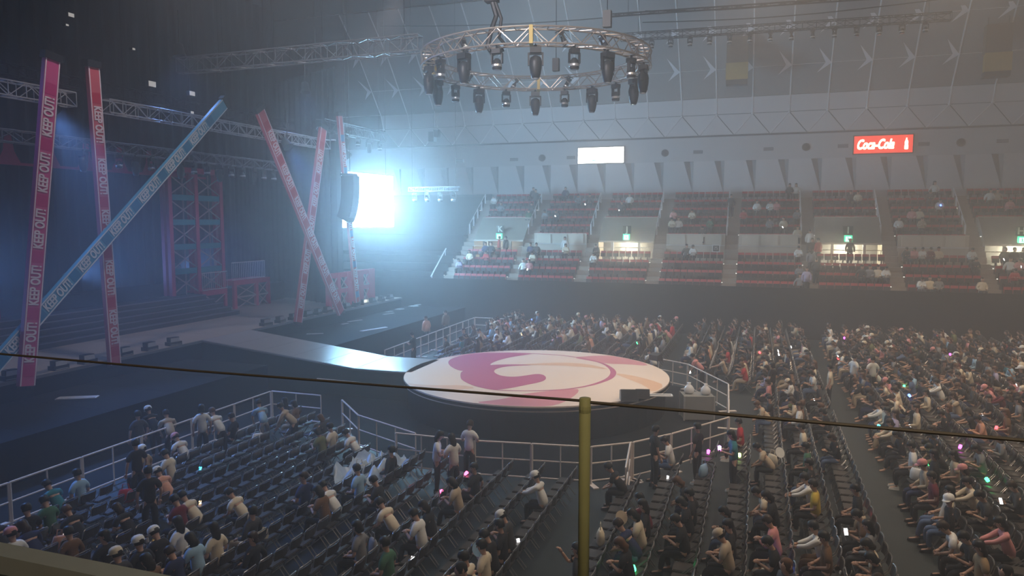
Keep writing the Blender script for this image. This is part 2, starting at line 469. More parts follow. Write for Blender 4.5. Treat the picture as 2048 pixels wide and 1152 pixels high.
# ---- entrances
warm = (1.0, 0.92, 0.66)
for s, letter in VOM.items():
    a, b = AIS[s] + AW, AIS[s + 1] - AW
    uc = (a + b) / 2
    root = thing('entrance_tunnel', 'cream sloping entrance hood with lit doorway under letter %s sign' % letter, 'entrance', (uc, 53.9, WALK), 0, 'stand entrances')
    h = (b - a) / 2
    # sloping hood over the doorway, side cheeks, back wall and floor (local coords)
    hood = MB().poly([(-h, 0, 1.42), (h, 0, 1.42), (h, 1.95, 3.2), (-h, 1.95, 3.2)])
    hood.poly([(-h, 0.0, 1.42), (-h, 1.95, 3.2), (h, 1.95, 3.2), (h, 0.0, 1.42)][::-1])
    hood.bx(-h, h, 1.95, 2.05, 1.4, 3.25)
    hood.bx(-h, h, -.06, .02, 1.36, 1.48)
    hood.build('hood', M_cream2, root)
    for sx in (-1, 1):
        MB().poly([(sx * h, 0, 0), (sx * h, 0, 1.42), (sx * h, 1.95, 3.2), (sx * h, 2.6, 3.2), (sx * h, 2.6, 0)]).build('cheek_wall', M_cream2, root)
        MB().bx(sx * 1.0 - .09, sx * 1.0 + .09, -.05, .1, 0, 1.36).build('door_post', M_cream, root)
    MB().bx(-h, h, 2.5, 2.6, 0, 3.2).build('corridor_wall', M_cream, root)
    MB().bx(-h, h, 0.1, 2.5, 1.37, 1.42).build('soffit', M_cream, root)
    lp = MB().bx(-.95, .95, 1.0, 1.3, 1.33, 1.37).build('strip_light', emis('strip_white_%d' % bool(s), (1.0, .95, .72), 40 if s else 14), root)
    MB().bar((-h, -.02, .98), (h, -.02, .98), .025).build('handrail', M_cream, root)
    for q in range(5):
        x = -h + .05 + q * (2 * h - .1) / 4
        MB().bar((x, -.02, 0), (x, -.02, .98), .02).build('rail_post', M_cream, root)
    # letter sign
    sg = thing('letter_sign', 'dark square sign plate lettered %s above a green exit light' % letter, 'sign', (uc, 54.35, 6.75), 0, 'section letter signs')
    MB().bx(-.3, .3, -.03, .03, -.3, .3).build('plate', M_plate, sg)
    t = link('letter', text_mesh(letter, .62, M_platel, fat=.018), sg, (0, -.035, 0), (PI / 2, 0, 0))
    for sx in (-1, 1): MB().bar((sx * .15, .03, 0), (sx * .15, .62, 0), .02).build('bracket', M_plate, sg)
    ex = thing('exit_sign', 'lit green and white exit sign below letter %s' % letter, 'exit sign', (uc, 54.1, 6.18), 0, 'exit signs')
    MB().bx(-.25, .25, -.05, .05, -.25, .25).build('housing', emis('exit_green', (.05, .75, .38), 2.2), ex)
    MB().bx(-.17, .17, -.06, -.051, -.17, .17).build('lit_face', emis('exit_white', (.5, 1.0, .75), 3.0), ex)
    rm = MB().lathe([(.01, -.03), (.028, 0), (.01, .03)], 6, (-.02, -.065, .10))
    rm.bar((-.02, -.065, .06), (.01, -.065, -.03), .022, 5).bar((.01, -.065, -.03), (.07, -.065, -.12), .016, 5).bar((.01, -.065, -.03), (-.08, -.065, -.10), .016, 5).bar((-.02, -.065, .05), (.07, -.065, .02), .013, 5)
    rm.build('running_figure', emis('exit_dark', (.02, .35, .18), .8), ex)
    MB().bx(-.03, .03, .05, .35, .15, .21).build('bracket', M_plate, ex)
    light('POINT', 'doorway_lamp', (uc, 55.0, WALK + 1.15), 700 if s else 150, warm, size=.25)
# ---- aisle railings of the upper block
for i, u in enumerate(AIS[:9]):
    r = thing('aisle_railing', 'white stepped aisle railing beside the %s upper aisle from the left' % nth(i + 1), 'railing', (u - AW + .04, 54.0, uz(0)), 0, 'upper aisle railings')
    for k in range(1, 6):
        MB().bx(-.045, .045, .9 * k + .2, .9 * k + .32, .63 * k, .63 * k + .82).build('upright', M_white, r)
    for (k0, k1) in ((1, 3), (3, 5)):
        MB().bar((0, .9 * k0 + .26, .63 * k0 + .84), (0, .9 * k1 + .26, .63 * k1 + .84), .03).build('rail', M_white, r)
# ---- little step lights along the aisles
mstep = emis('step_light', (1, .96, .88), 2.0)
sl = MB().bx(-.035, .035, -.02, .02, -.022, .022).mesh('step_light', [mstep])
for i, u in enumerate(AIS[:9]):
    for side in (-1, 1):
        for k in ((0, 2, 3) if side > 0 else (1, 3)):
            o = link('step_light', sl, None, (u + side * (AW - .03), lv(k) - .05, lz(k) + .06))
            tag(o, 'small lit step light, %s edge of %s aisle, %s lower step' % ('right' if side > 0 else 'left', nth(i + 1), nth(k + 1)), 'step light', 'aisle step lights')
        for k in ((1,) if side > 0 else (4,)):
            o = link('step_light', sl, None, (u + side * (AW - .03), uv(k) - .05, uz(k) + .06))
            tag(o, 'small lit step light, %s edge of %s aisle, %s upper step' % ('right' if side > 0 else 'left', nth(i + 1), nth(k + 1)), 'step light', 'aisle step lights')
# ---- boards on the far wall
def board(cx, cz, w, h, label):
    r = thing('lit_board', label, 'sign', (cx, 60.86, cz))
    MB().bx(-w / 2 - .06, w / 2 + .06, -.06, .13, -h / 2 - .06, h / 2 + .06).build('cabinet', M_plate, r)
    return r
w1 = board(-12.8, 12.9, 3.9, 1.3, 'bright white lit advertising board on the far wall')
MB().bx(-1.95, 1.95, -.09, -.061, -.65, .65).build('lit_face', emis('board_white', (1.0, 1.0, .97), 5.5), w1)
sm = MB(); pts = [(-1.05 + .1 * i, -.095, -.36 - .07 * math.sin(PI * i / 10)) for i in range(11)]
sm.poly([pts[i] for i in range(11)] + [(x, y, -.36 - .012 * math.sin(PI * i / 10)) for i, (x, y, z) in reversed(list(enumerate(pts)))])
sm.build('logo_stroke', emis('board_mint', (.12, .95, .75), 1.0), w1)
w2 = board(8.55, 13.1, 3.95, 1.28, 'glowing red advertising board with white script and bottle')
MB().bx(-1.97, 1.97, -.09, -.061, -.64, .64).build('lit_face', emis('board_red', (1.0, .06, .03), 1.5), w2)
link('lettering', text_mesh('Coca-Cola', 1.0, emis('board_letters', (1.0, .85, .55), 4.5), shear=.35, sx=.58, fat=.03), w2, (-.55, -.1, -.02), (PI / 2, 0, 0))
bt = MB().lathe([(.10, -.42), (.13, -.38), (.13, -.15), (.10, -.05), (.13, .08), (.10, .2), (.05, .3), (.045, .4), (.06, .42)], 10)
bt.v = [(x + 1.55, -.1 + y * .12, z) for x, y, z in bt.v]
bt.build('bottle_emblem', emis('board_letters', (1.0, .85, .55), 4.5), w2)
# ---- vents and round speakers on the band
for i, (px_, py_) in enumerate([(1084, 316), (1330, 306), (1612, 294), (1922, 285)]):
    p = at_v(px_, py_, 60.98)
    r = thing('wall_speaker', 'round dark wall speaker, %s from the left on the pale band' % nth(i + 1), 'speaker', p, 0, 'round wall speakers')
    a = MB().lathe([(.30, -.04), (.30, .04), (.24, .06)], 16); a.v = [(x, -z, y) for x, y, z in a.v]; a.build('rim', M_line, r)
    a = MB().lathe([(.23, .06), (.12, .09), (.02, .1)], 16); a.v = [(x, -z, y) for x, y, z in a.v]; a.build('grille', M_dark, r)
for i, (px_, py_) in enumerate([(920, 322), (1028, 319), (1142, 315), (1396, 304), (1537, 298), (1686, 292), (1848, 288), (2005, 282)]):
    p = at_v(px_, py_, 60.98)
    r = thing('wall_vent', 'slatted grey wall vent, %s from the left on the pale band' % nth(i + 1), 'vent', p, 0, 'wall vents')
    MB().bx(-.36, .36, -.03, .03, -.13, .13).build('frame', M_line, r)
    for q in range(3): MB().bx(-.33, .33, -.06, -.03, -.1 + q * .075, -.06 + q * .075).build('slat', M_walldark, r)
# small sign with a character by the fourth aisle
p = at_v(1432, 497, 53.6)
r = thing('direction_sign', 'white framed square sign with black character below the cream panels', 'sign', p)
MB().bx(-.27, .27, -.02, .02, -.27, .27).build('frame', M_white, r)
MB().bx(-.2, .2, -.03, -.021, -.2, .2).build('plate', M_plate, r)
link('lettering', text_mesh('西', .3, M_white), r, (0, -.034, 0), (PI / 2, 0, 0))
MB().bx(-.03, .03, .02, .25, -.03, .03).build('bracket', M_plate, r)

# ---- far stand seats
st = MB()
st.bx(-.19, .19, .07, .13, .40, .66, 1)                      # tipped-up pan, shade between the rows put into its dark colour
st.poly([(-.2, .16, .42), (.2, .16, .42), (.2, .26, .82), (-.2, .26, .82)]).poly([(-.2, .20, .42), (-.2, .30, .80), (.2, .30, .80), (.2, .20, .42)])
st.poly([(-.2, .26, .82), (.2, .26, .82), (.2, .30, .80), (-.2, .30, .80)])
st.poly([(-.2, .16, .42), (-.2, .26, .82), (-.2, .30, .80), (-.2, .20, .42)]).poly([(.2, .20, .42), (.2, .30, .80), (.2, .26, .82), (.2, .16, .42)])
st.bx(-.03, .03, -.05, .2, 0, .40, 1)
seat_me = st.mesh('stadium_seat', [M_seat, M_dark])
SEATS = []
for s in range(9):
    a, b = AIS[s] + AW, AIS[s + 1] - AW
    n = 9; w = (b - a) / n
    for tier, rows in (('lower', range(4)), ('upper', range(6))):
        for k in rows:
            if tier == 'upper' and s in VOM and k < 2: continue
            v, z = (lv(k) + .42, lz(k)) if tier == 'lower' else (uv(k) + .42, uz(k))
            for j in range(n):
                u = a + (j + .5) * w
                if in_frame(u, v, z + .6, 10): SEATS.append((math.hypot(u, v), u, v, z, tier, k, s, j))
SEATS.sort()
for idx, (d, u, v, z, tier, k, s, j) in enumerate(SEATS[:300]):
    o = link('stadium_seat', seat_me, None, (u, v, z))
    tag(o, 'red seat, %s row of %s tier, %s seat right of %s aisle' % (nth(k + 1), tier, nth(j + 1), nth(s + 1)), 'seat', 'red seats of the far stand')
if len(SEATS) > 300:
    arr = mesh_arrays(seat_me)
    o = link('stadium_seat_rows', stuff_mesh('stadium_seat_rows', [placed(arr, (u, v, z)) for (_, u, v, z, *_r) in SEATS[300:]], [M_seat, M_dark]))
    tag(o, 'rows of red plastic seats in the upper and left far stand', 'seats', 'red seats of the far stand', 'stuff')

# ================================================================== STAGE
SF = -23.9                                   # stage front
SZ = 2.0
stg = thing('main_stage', 'wide main stage with brown deck and black front', 'stage', (SF, VC, 0))
MB().bx(-13, -.05, -18, 18.2, 0, SZ - .08).build('fascia', M_edge, stg)
for i in range(12):                              # deck boards in long panels
    y0 = -18 + i * 3.0167
    MB().bx(-4.6, 0, y0 + .008, y0 + 3.0, SZ - .08, SZ).build('deck_panel', M_stage, stg)
MB().bx(-13, -4.6, -18, 18.2, SZ - .08, SZ - .002).build('rear_deck', M_stage, stg)
MB().bx(-.04, .03, -18, 18.2, SZ - .12, SZ - .01).build('edge_trim', M_aludark, stg)
for (a, b, lab) in ((-18, -2.3, 'near'), (2.8, 19.6, 'far')):       # lower black apron either side of the runway
    r = thing('stage_apron', 'low black apron deck before the main stage, on the %s side of the runway' % lab, 'stage', (SF, VC, 0), 0, 'stage aprons')
    n = 6
    for i in range(n):
        y0 = a + (b - a) * i / n; y1 = a + (b - a) * (i + 1) / n
        MB().bx(.04, 4.3, y0 + .006, y1 - .006, 1.22, 1.3).build('deck_panel', M_edge, r)
    MB().bx(.04, 4.25, a, b, 0, 1.22).build('skirt', M_edge, r)
# stairs upstage: five long dark steps
stair = thing('stage_stairs', 'long flight of dark steps across the back of the stage', 'stairs', (-28.5, VC - .6, SZ))
for k in range(5):
    st_ = MB().bx(-2.6, -.36 * k, -15, 7.4 - .25 * k, .24 * k, .24 * k + .24).build('step', mat('stair_black', (.03, .032, .042), .45), stair)
    MB().bx(-.36 * k - .03, -.36 * k + .006, -15, 7.4 - .25 * k, .24 * k + .205, .24 * k + .243).build('nosing', mat('stair_nosing', (.22, .22, .26), .4), st_)
plat = thing('stage_platform', 'black raised platform behind the stage steps', 'platform', (-34, VC, SZ))
MB().bx(-4.2, 2.7, -18, 14.9, 0, 1.2).build('deck', mat('stair_black', (.03, .032, .042), .45), plat)
def ceil_z(v):
    for (v0, z0), (v1, z1) in zip(prof[:-1], prof[1:]):
        if v1 <= v <= v0: return z0 + (z1 - z0) * (v0 - v) / (v0 - v1)
    return 14.0
# black drapes around the stage house
def drape(name, p0, p1, z0, z1, label, amp=.12, wl=.7):
    p0 = Vector((*p0, 0)); p1 = Vector((*p1, 0)); L = (p1 - p0).length; n = max(8, int(L / (wl / 6)))
    d = (p1 - p0).normalized(); nn = Vector((-d.y, d.x, 0)); mb = MB()
    for i in range(n + 1):
        p = p0 + d * (L * i / n) + nn * amp * math.sin(2 * PI * L * i / n / wl)
        mb.v += [(p.x, p.y, z0), (p.x, p.y, z1)]
    for i in range(n): mb.f.append((2 * i, 2 * i + 2, 2 * i + 3, 2 * i + 1)); mb.m.append(0)
    return tag(mb.build(name, M_drape, smooth=True), label, 'curtain')
drape('back_drape', (-38.5, 9), (-38.5, 46.5), SZ, 21, 'huge black drape hung across the back of the stage')
drape('side_drape', (-38.5, 46.6), (-25.3, 40.3), SZ, 17, 'tall black side drape behind the crossed pink beams')
drape('border_drape', (-30.5, 9), (-30.5, 41), 11.2, 21.0, 'black border drape above the stage towers')
drape('leg_drape', (-25.0, 38.9), (-25.1, 40.15), SZ, 14, 'narrow black drape leg beside the hanging speaker line')

# pink header with triangular cut-outs
hd = thing('stage_header', 'dim magenta header band with triangular cut outs high over the stage', 'stage set', (-33, VC, 10.0))
MB().bx(-.1, .1, -14, 9.5, 0.0, .12).build('band', M_set, hd)
for i in range(11):
    y = -13.4 + i * 2.05
    MB().poly([(.11, y - .55, .12), (.11, y + .55, .12), (.11, y + .28, .62), (.11, y + .16, 1.35), (.11, y - .16, 1.35), (.11, y - .28, .62)]).build('cutout', M_set, hd)

# lattice towers
def tower(loc, widths, h, label):
    r = thing('lattice_tower', label, 'tower', loc, 0, 'pink lattice towers')
    ys = [0]
    for w in widths: ys.append(ys[-1] + w)
    for y in ys:
        for x in (0, -.4): MB().bx(x - .11, x + .11, y - .13, y + .13, 0, h).build('post', M_set, r)
    nb = 5; bh = h / nb
    for a, b in zip(ys[:-1], ys[1:]):
        for k in range(nb):
            z = k * bh
            if k: MB().bx(-.06, .06, a + .13, b - .13, z - .2, z + .12).build('cross_beam', M_teal, r)
            MB().bar((0.02, a + .13, z + .15), (.02, b - .13, z + bh - .25), .04).build('brace', M_setpale, r)
            MB().bar((0.05, a + .13, z + bh - .25), (.05, b - .13, z + .15), .04).build('brace', M_setpale, r)
            MB().bar((0.03, (a + b) / 2, z), (.03, (a + b) / 2, z + bh), .03).build('brace', M_setpale, r)
    MB().bx(-.52, .12, ys[0] - .2, ys[-1] + .2, h, h + .28).build('cap_beam', M_set, r)
    return r
tower((-31, 32.15, SZ + 1.2), (2.0, 2.05), 6.95, 'tall pink lattice tower with teal cross beams behind the stage stairs')
tower((-31, 18.1, SZ + 1.2), (2.0, 2.05), 6.95, 'pink lattice tower cut off by the left picture edge')
def guard(r, y0, y1, z0, z1, x=0):
    MB().bar((x, y0, z1), (x, y1, z1), .03).build('top_rail', M_steel, r)
    MB().bar((x, y0, z0), (x, y1, z0), .025).build('bottom_rail', M_steel, r)
    n = int((y1 - y0) / .17)
    for i in range(n + 1):
        y = y0 + (y1 - y0) * i / n
        MB().bar((x, y, z0), (x, y, z1), .014, 5).build('baluster', M_steel, r)
def frame_x(r, y0, y1, z0, z1, x=0, tk=.09, mm=None):
    MB().bar((x, y0, z0), (x, y1, z1), .035).build('brace', M_setpale, r)
    MB().bar((x + .03, y0, z1), (x + .03, y1, z0), .035).build('brace', M_setpale, r)
r = thing('railed_platform', 'low pink platform with grey balustrade beside the lattice tower', 'platform', (-30.7, 34.1, SZ))
MB().bx(-1.2, 0, 0, 2.1, 1.0, 1.3).build('deck', M_set, r)
for y in (.12, 1.98): MB().bx(-.12, .0, y - .1, y + .1, 0, 1.0).build('post', M_set, r)
frame_x(r, .2, 1.9, .1, 1.0)
guard(r, .05, 2.1, 1.35, 2.35)
r = thing('railed_platform', 'taller pink platform with white cross braces and balustrade', 'platform', (-30.4, 36.4, SZ))
MB().bx(-1.2, .05, 0, 3.45, 1.45, 1.75).build('deck', M_set, r)
for y in (.12, 2.15, 3.33): MB().bx(-.12, .05, y - .13, y + .13, 0, 1.5).build('post', M_set, r)
for (a, b) in ((.25, 2.02), (2.28, 3.2)):
    frame_x(r, a, b, .72, 1.45); frame_x(r, a, b, .02, .7)
    MB().bx(-.02, .05, a, b, .66, .74).build('mid_bar', M_setpale, r)
guard(r, -.1, 3.0, 1.8, 2.85)
# pink window-frame wall at the far end of the stage
r = thing('lattice_wall', 'pink lattice wall with cross-braced windows at the far stage end', 'stage set', (-24.65, 37.75, SZ + .002)); r.scale = (1, .9, 1.13)
Wd, Hh = 6.2, 1.95
cols = [(0, .35), (1.15, 1.5), (2.4, 3.1), (3.9, 4.55), (5.35, 6.2)]
wins = [(.35, 1.15), (1.5, 2.4), (3.1, 3.9), (4.55, 5.35)]
for a, b in cols: MB().bx(-.12, .12, a, b, 0, Hh).build('post', M_set, r)
for z0, z1 in ((.0, .1), (.82, 1.08), (1.68, Hh)): MB().bx(-.10, .10, 0, Wd, z0, z1).build('beam', M_set, r)
for a, b in wins:
    for z0, z1 in ((.1, .82), (1.08, 1.68)):
        frame_x(r, a + .03, b - .03, z0, z1, .06)
        MB().bx(.08, .13, a, b, z0 - .02, z0 + .04).build('sill', M_setpale, r)

# KEEP OUT! beams
def beam(p0, p1, w, x, cols_, up, label, first=.3, dp=.16):
    m1, m2, ml = cols_
    d = Vector((0, p1[0] - p0[0], p1[1] - p0[1])); L = d.length
    r = thing('warning_beam', label, 'banner', (x, p0[0], p0[1]), 0, 'keep out beams')
    r.rotation_euler = (-math.atan2(d.y, d.z), 0, 0)
    MB().bx(-dp, 0, -w / 2, w / 2, 0, L).build('core', m2, r)
    for s in (-1, 1):
        MB().bx(-.01, .012, s * w * .44 - .02, s * w * .44 + .02, 0, L).build('edge_stripe', ml, r)
    MB().lathe([(.25, -.12), (.25, 0)], 10, (-dp / 2, 0, 0)).build('base_plate', M_blackm, r)
    MB().bx(-dp - .05, .05, -w * .6, w * .6, L, L + .25).build('top_clamp', M_blackm, r)
    per = 1.92; z = first
    me = text_mesh('KEEP OUT!', .50 * w / .56, ml, sx=.56 * .56 / w, fat=.011)
    while z < L:
        z1 = min(z + .4, L)
        MB().bx(0, .006, -w * .36, w * .36, z, z1).build('colour_block', m1, r)
        zc = z + .4 + .76
        if zc + .74 < L:
            t = link('lettering', me, r, (.012, 0, zc))
            # text x -> +-z, text y -> -+y, normal -> +x
            R = Matrix(((0, 0, 1), (0, -1, 0), (1, 0, 0))) if up else Matrix(((0, 0, 1), (0, 1, 0), (-1, 0, 0)))
            t.rotation_euler = R.to_euler()
        z += per
    return r
BX = SF + .35
PK, RD, BL = (M_bpink, M_bpink2, M_letter), (M_bred, M_bred2, M_letter), (M_bblue, M_bblue2, M_letterb)
def bp(px_, py_, x): p = at_u(px_, py_, x); return (p.y, p.z)
beam(bp(55, 772, BX + .5), bp(106, 120, BX + .5), .56, BX + .5, PK, True, 'magenta warning beam, leftmost, passing in front of the blue beam')
beam(bp(232, 728, BX), bp(188, 135, BX), .50, BX, RD, False, 'rose warning beam leaning slightly left, behind the blue beam')
beam(bp(-45, 775, BX + .25), bp(450, 208, BX + .25), .50, BX + .25, BL, True, 'long blue warning beam slanting across two pink beams', first=.9)
beam(bp(684, 625, BX + .25), bp(522, 222, BX + .25), .62, BX + .25, RD, False, 'rose warning beam slanting down right, front of the far crossed pair')
beam(bp(598, 645, BX), bp(648, 258, BX), .60, BX, RD, True, 'rose warning beam leaning right, rear of the far crossed pair')
beam(bp(716, 604, BX - .2), bp(681, 232, BX - .2), .46, BX - .2, (M_bblue, M_bred2, M_letterb), False, 'thin faded blue and pink warning beam passing the speaker line')

# LED screen at the far end
scr = thing('video_screen', 'large glowing white video screen hung beyond the stage', 'screen', (-26.0, 45.25, 8.83), math.radians(-4))
MB().bx(-.16, -.02, -3.3, 3.3, -1.95, 1.95).build('cabinet', M_black, scr)
MB().bx(-.02, 0.0, -3.2, 3.2, -1.85, 1.85).build('lit_face', emis('screen_white', (.36, .70, 1.0), 78.0), scr)
for y in (-2.4, 2.4): MB().bar((-.1, y, 1.95), (-.1, y, ceil_z(45) - 8.83), .015).build('hanging_cable', M_blackm, scr)

# line array speaker
la = thing('line_array', 'curved black hanging line array speaker in front of the video screen', 'speaker', at_u(700, 352, -22.7))
prev = (0, 0, 0); ang = .0
MB().bx(-.45, .3, -.35, .35, .02, .14).build('fly_bar', M_blackm, la)
y, z = 0.0, 0.0; X0 = 0.0
for k in range(9):
    ang = math.radians(1.2 * k * k / 3)
    mb = MB()
    c, s_ = math.cos(ang), math.sin(ang)
    pr = [(.42, .01), (.42, -.30), (-.38, -.28), (-.38, -.0)]
    P = [(X0 + x * c + zz * s_, z - x * s_ + zz * c) for x, zz in pr]
    mb.v = [(x, -.36, zz) for x, zz in P] + [(x, .36, zz) for x, zz in P]
    mb.f = [(0, 1, 2, 3), (7, 6, 5, 4), (0, 4, 5, 1), (1, 5, 6, 2), (2, 6, 7, 3), (3, 7, 4, 0)]; mb.m = [0] * 6
    mb.build('cabinet', M_dark, la)
    X0 -= .28 * math.sin(ang); z -= .285 * math.cos(ang)
MB().bar((0, 0, .1), (0, 0, ceil_z(38) - la.location.z), .02).build('chain', M_blackm, la)

# ------------------------------------------------------------------ trusses

def box_truss(mb, p, q, w, h, seg, r=.028, rb=.018):
    p = Vector(p); q = Vector(q); d = q - p; L = d.length; d.normalize()
    side = d.cross(Vector((0, 0, 1))).normalized(); up = Vector((0, 0, 1))
    cs = [side * (sx * w / 2) + up * (sz * h / 2) for sx, sz in ((-1, -1), (1, -1), (1, 1), (-1, 1))]
    for c in cs: mb.bar(p + c, q + c, r)
    n = max(1, round(L / seg))
    for i in range(n + 1):
        a = p + d * (L * i / n)
        for j in range(4): mb.bar(a + cs[j], a + cs[(j + 1) % 4], rb, 4)
        if i < n:
            b = p + d * (L * (i + 1) / n)
            for j in range(4):
                mb.bar((a if i % 2 else b) + cs[j], (b if i % 2 else a) + cs[(j + 1) % 4], rb, 4)
    return mb
def truss(p, q, w, h, seg, m_, label, grp='lighting trusses', name='lighting_truss'):
    p = Vector(p); q = Vector(q); c = (p + q) / 2
    L = (q - p).length; n = max(1, round(L / 3.0))
    r = thing(name, label, 'truss', c, 0, grp)
    for e in (p.lerp(q, .06), p.lerp(q, .94)):
        MB().bar(e - c + Vector((0, 0, h / 2)), Vector((e.x, e.y, ceil_z(e.y))) - c, .012, 5).build('hanging_wire', M_blackm, r)
    for i in range(n):
        a = p + (q - p) * (i / n) - c; b = p + (q - p) * ((i + 1) / n) - c
        box_truss(MB(), a, b, w, h, seg).build('truss_section', m_, r)
    return r
truss((-25, 8, 12.0), (-25, 21.3, 12.0), .5, .52, .65, M_alu, 'bright truss with rounded end behind the leftmost pink beam')
truss((-25, 22.8, 12.0), (-25, 38.6, 12.0), .5, .52, .65, M_alu, 'long bright truss running along the top of the stage front')
truss((-27, 12, 10.6), (-27, 37, 10.6), .45, .45, .7, M_aludark, 'dull truss hung lower behind the bright stage truss')
truss((-28.5, 12, 13.4), (-28.5, 40, 13.4), .45, .45, .8, M_black, 'black truss hung high over the stage')
truss((-24.5, 37.2, 13.05), (-24.5, 44.6, 13.05), .6, .62, .7, M_blackm, 'black truss above the video screen with small lamps')
truss((-24.6, 26.5, 14.25), (-13.0, 26.9, 14.45), .5, .62, .7, M_aludark, 'dark truss joining the stage to the round lighting rig')
truss((-24.9, 49.4, 9.75), (-20.9, 49.4, 9.75), .4, .3, .6, M_aludark, 'small far truss in front of the folded wall panels')
truss((-8.5, 46, 18.75), (9.5, 46, 18.45), .4, .4, .8, M_black, 'long dark truss under the ceiling carrying small lamps')
truss((-9.0, 44, 19.6), (12.5, 44, 19.1), .14, .14, 1.2, M_black, 'thin upper truss of dark pipes under the ceiling')

# moving head lamps
def lamp_proto(kind):
    root = thing('moving_head', '', 'stage light')
    MB().lathe([(.02, .02), (.05, -.02), (.05, -.1), (.02, -.12)], 8).bar((0, -.27, .01), (0, .27, .01), .02, 6).build('clamp', M_blackm, root)
    if kind == 'beam':
        MB().bx(-.2, .2, -.17, .17, -.3, -.1).build('base', M_dark, root)
        y = MB()
        for s in (-1, 1): y.bx(s * .245 - .03, s * .245 + .03, -.07, .07, -.72, -.28)
        y.bx(-.275, .275, -.07, .07, -.34, -.28); y.build('yoke', M_dark, root)
        MB().lathe([(.06, -1.18), (.14, -1.14), (.18, -1.0), (.215, -.8), (.225, -.6), (.19, -.45), (.08, -.38)], 12).build('head', M_dark, root, smooth=True)
        MB().lathe([(.02, -1.185), (.12, -1.18), (.12, -1.16)], 12).build('lens', M_lens, root)
    else:
        MB().bx(-.16, .16, -.14, .14, -.26, -.1).build('base', M_dark, root)
        y = MB()
        for s in (-1, 1): y.bx(s * .19 - .025, s * .19 + .025, -.06, .06, -.6, -.24)
        y.bx(-.21, .21, -.06, .06, -.28, -.24); y.build('yoke', M_dark, root)
        MB().lathe([(.15, -.82), (.175, -.78), (.17, -.66), (.14, -.5), (.07, -.42)], 12).build('head', M_dark, root, smooth=True)
        a = MB().lathe([(.17, -.72), (.185, -.70), (.185, -.64), (.165, -.62)], 14); a.build('rim', M_alu, root)
        MB().lathe([(.02, -.825), (.135, -.82), (.135, -.8)], 12).build('lens', M_lens, root)
    return root
PROTO = {}
def lamp(kind, loc, rz, label, grp, sc=1.0, tilt=0):
    if kind not in PROTO:
        o = PROTO[kind] = lamp_proto(kind)
    else:
        o = copy_tree(PROTO[kind])
    o.location = loc; o.rotation_euler = (tilt, 0, rz); o.scale = (sc, sc, sc)
    tag(o, label, 'stage light', grp)
    return o
# round rig over the circular stage
RC = Vector((-8.45, 27.7, 13.52)); RR = 4.2
ring = thing('ring_truss', 'round silver lighting truss hung over the circular stage', 'truss', RC)
NS = 12
for k in range(NS):
    mb = MB(); q = 4
    for (rr, zz) in ((RR - .24, -.27), (RR + .24, -.27), (RR + .24, .27), (RR - .24, .27)):
        mb.tube([(rr * math.cos(2 * PI * (k + i / q) / NS), rr * math.sin(2 * PI * (k + i / q) / NS), zz) for i in range(q + 1)], .03, 6)
    for i in range(q):
        a0, a1 = 2 * PI * (k + i / q) / NS, 2 * PI * (k + (i + 1) / q) / NS
        def pt(rr, zz, a): return (rr * math.cos(a), rr * math.sin(a), zz)
        for rr in (RR - .24, RR + .24):
            mb.bar(pt(rr, -.27 if i % 2 else .27, a0), pt(rr, .27 if i % 2 else -.27, a1), .02, 4)
        mb.bar(pt(RR - .24, .27, a0), pt(RR + .24, .27, a1), .018, 4)
        mb.bar(pt(RR - .24, -.27, a0), pt(RR + .24, -.27, a1), .018, 4)
        mb.bar(pt(RR - .24, -.27, a0), pt(RR + .24, -.27, a0), .018, 4); mb.bar(pt(RR - .24, .27, a0), pt(RR + .24, .27, a0), .018, 4)
    mb.build('truss_section', M_truss, ring)
for a in (-75, 105, 190):
    t = math.radians(a)
    MB().bx(-.29, .29, -.06, .06, -.3, .3).build('hoist_strap', M_strap, ring, (RR * math.cos(t), RR * math.sin(t), 0)).rotation_euler = (0, 0, t + PI / 2 + PI / 2)
# lamps: alternating long beams and short washes
for k in range(20):
    a = math.radians(-73 + 18 * k)
    kind = 'beam' if k % 2 == 0 else 'wash'
    p = RC + Vector((RR * math.cos(a), RR * math.sin(a), -.28))
    side = 'near' if math.sin(a) < 0 else 'far'
    x, y = proj(*p)
    lamp(kind, p, a + PI / 2, '', 'lamps on the round rig', .95)
    PROTO.setdefault('ringlist', []).append((side, kind, x))
rl = PROTO.pop('ringlist'); lamps_ = [o for o in C.objects if o.parent is None and o.get('group') == 'lamps on the round rig']
for side in ('near', 'far'):
    for kind, nm in (('beam', 'long teardrop'), ('wash', 'short round')):
        ids = sorted([i for i in range(20) if rl[i][0] == side and rl[i][1] == kind], key=lambda i: rl[i][2])
        for n_, i in enumerate(ids):
            lamps_[i]['label'] = '%s black lamp under the %s arc of the round rig, %s from left' % (nm, 'upper near' if side == 'near' else 'lower far', nth(n_ + 1))
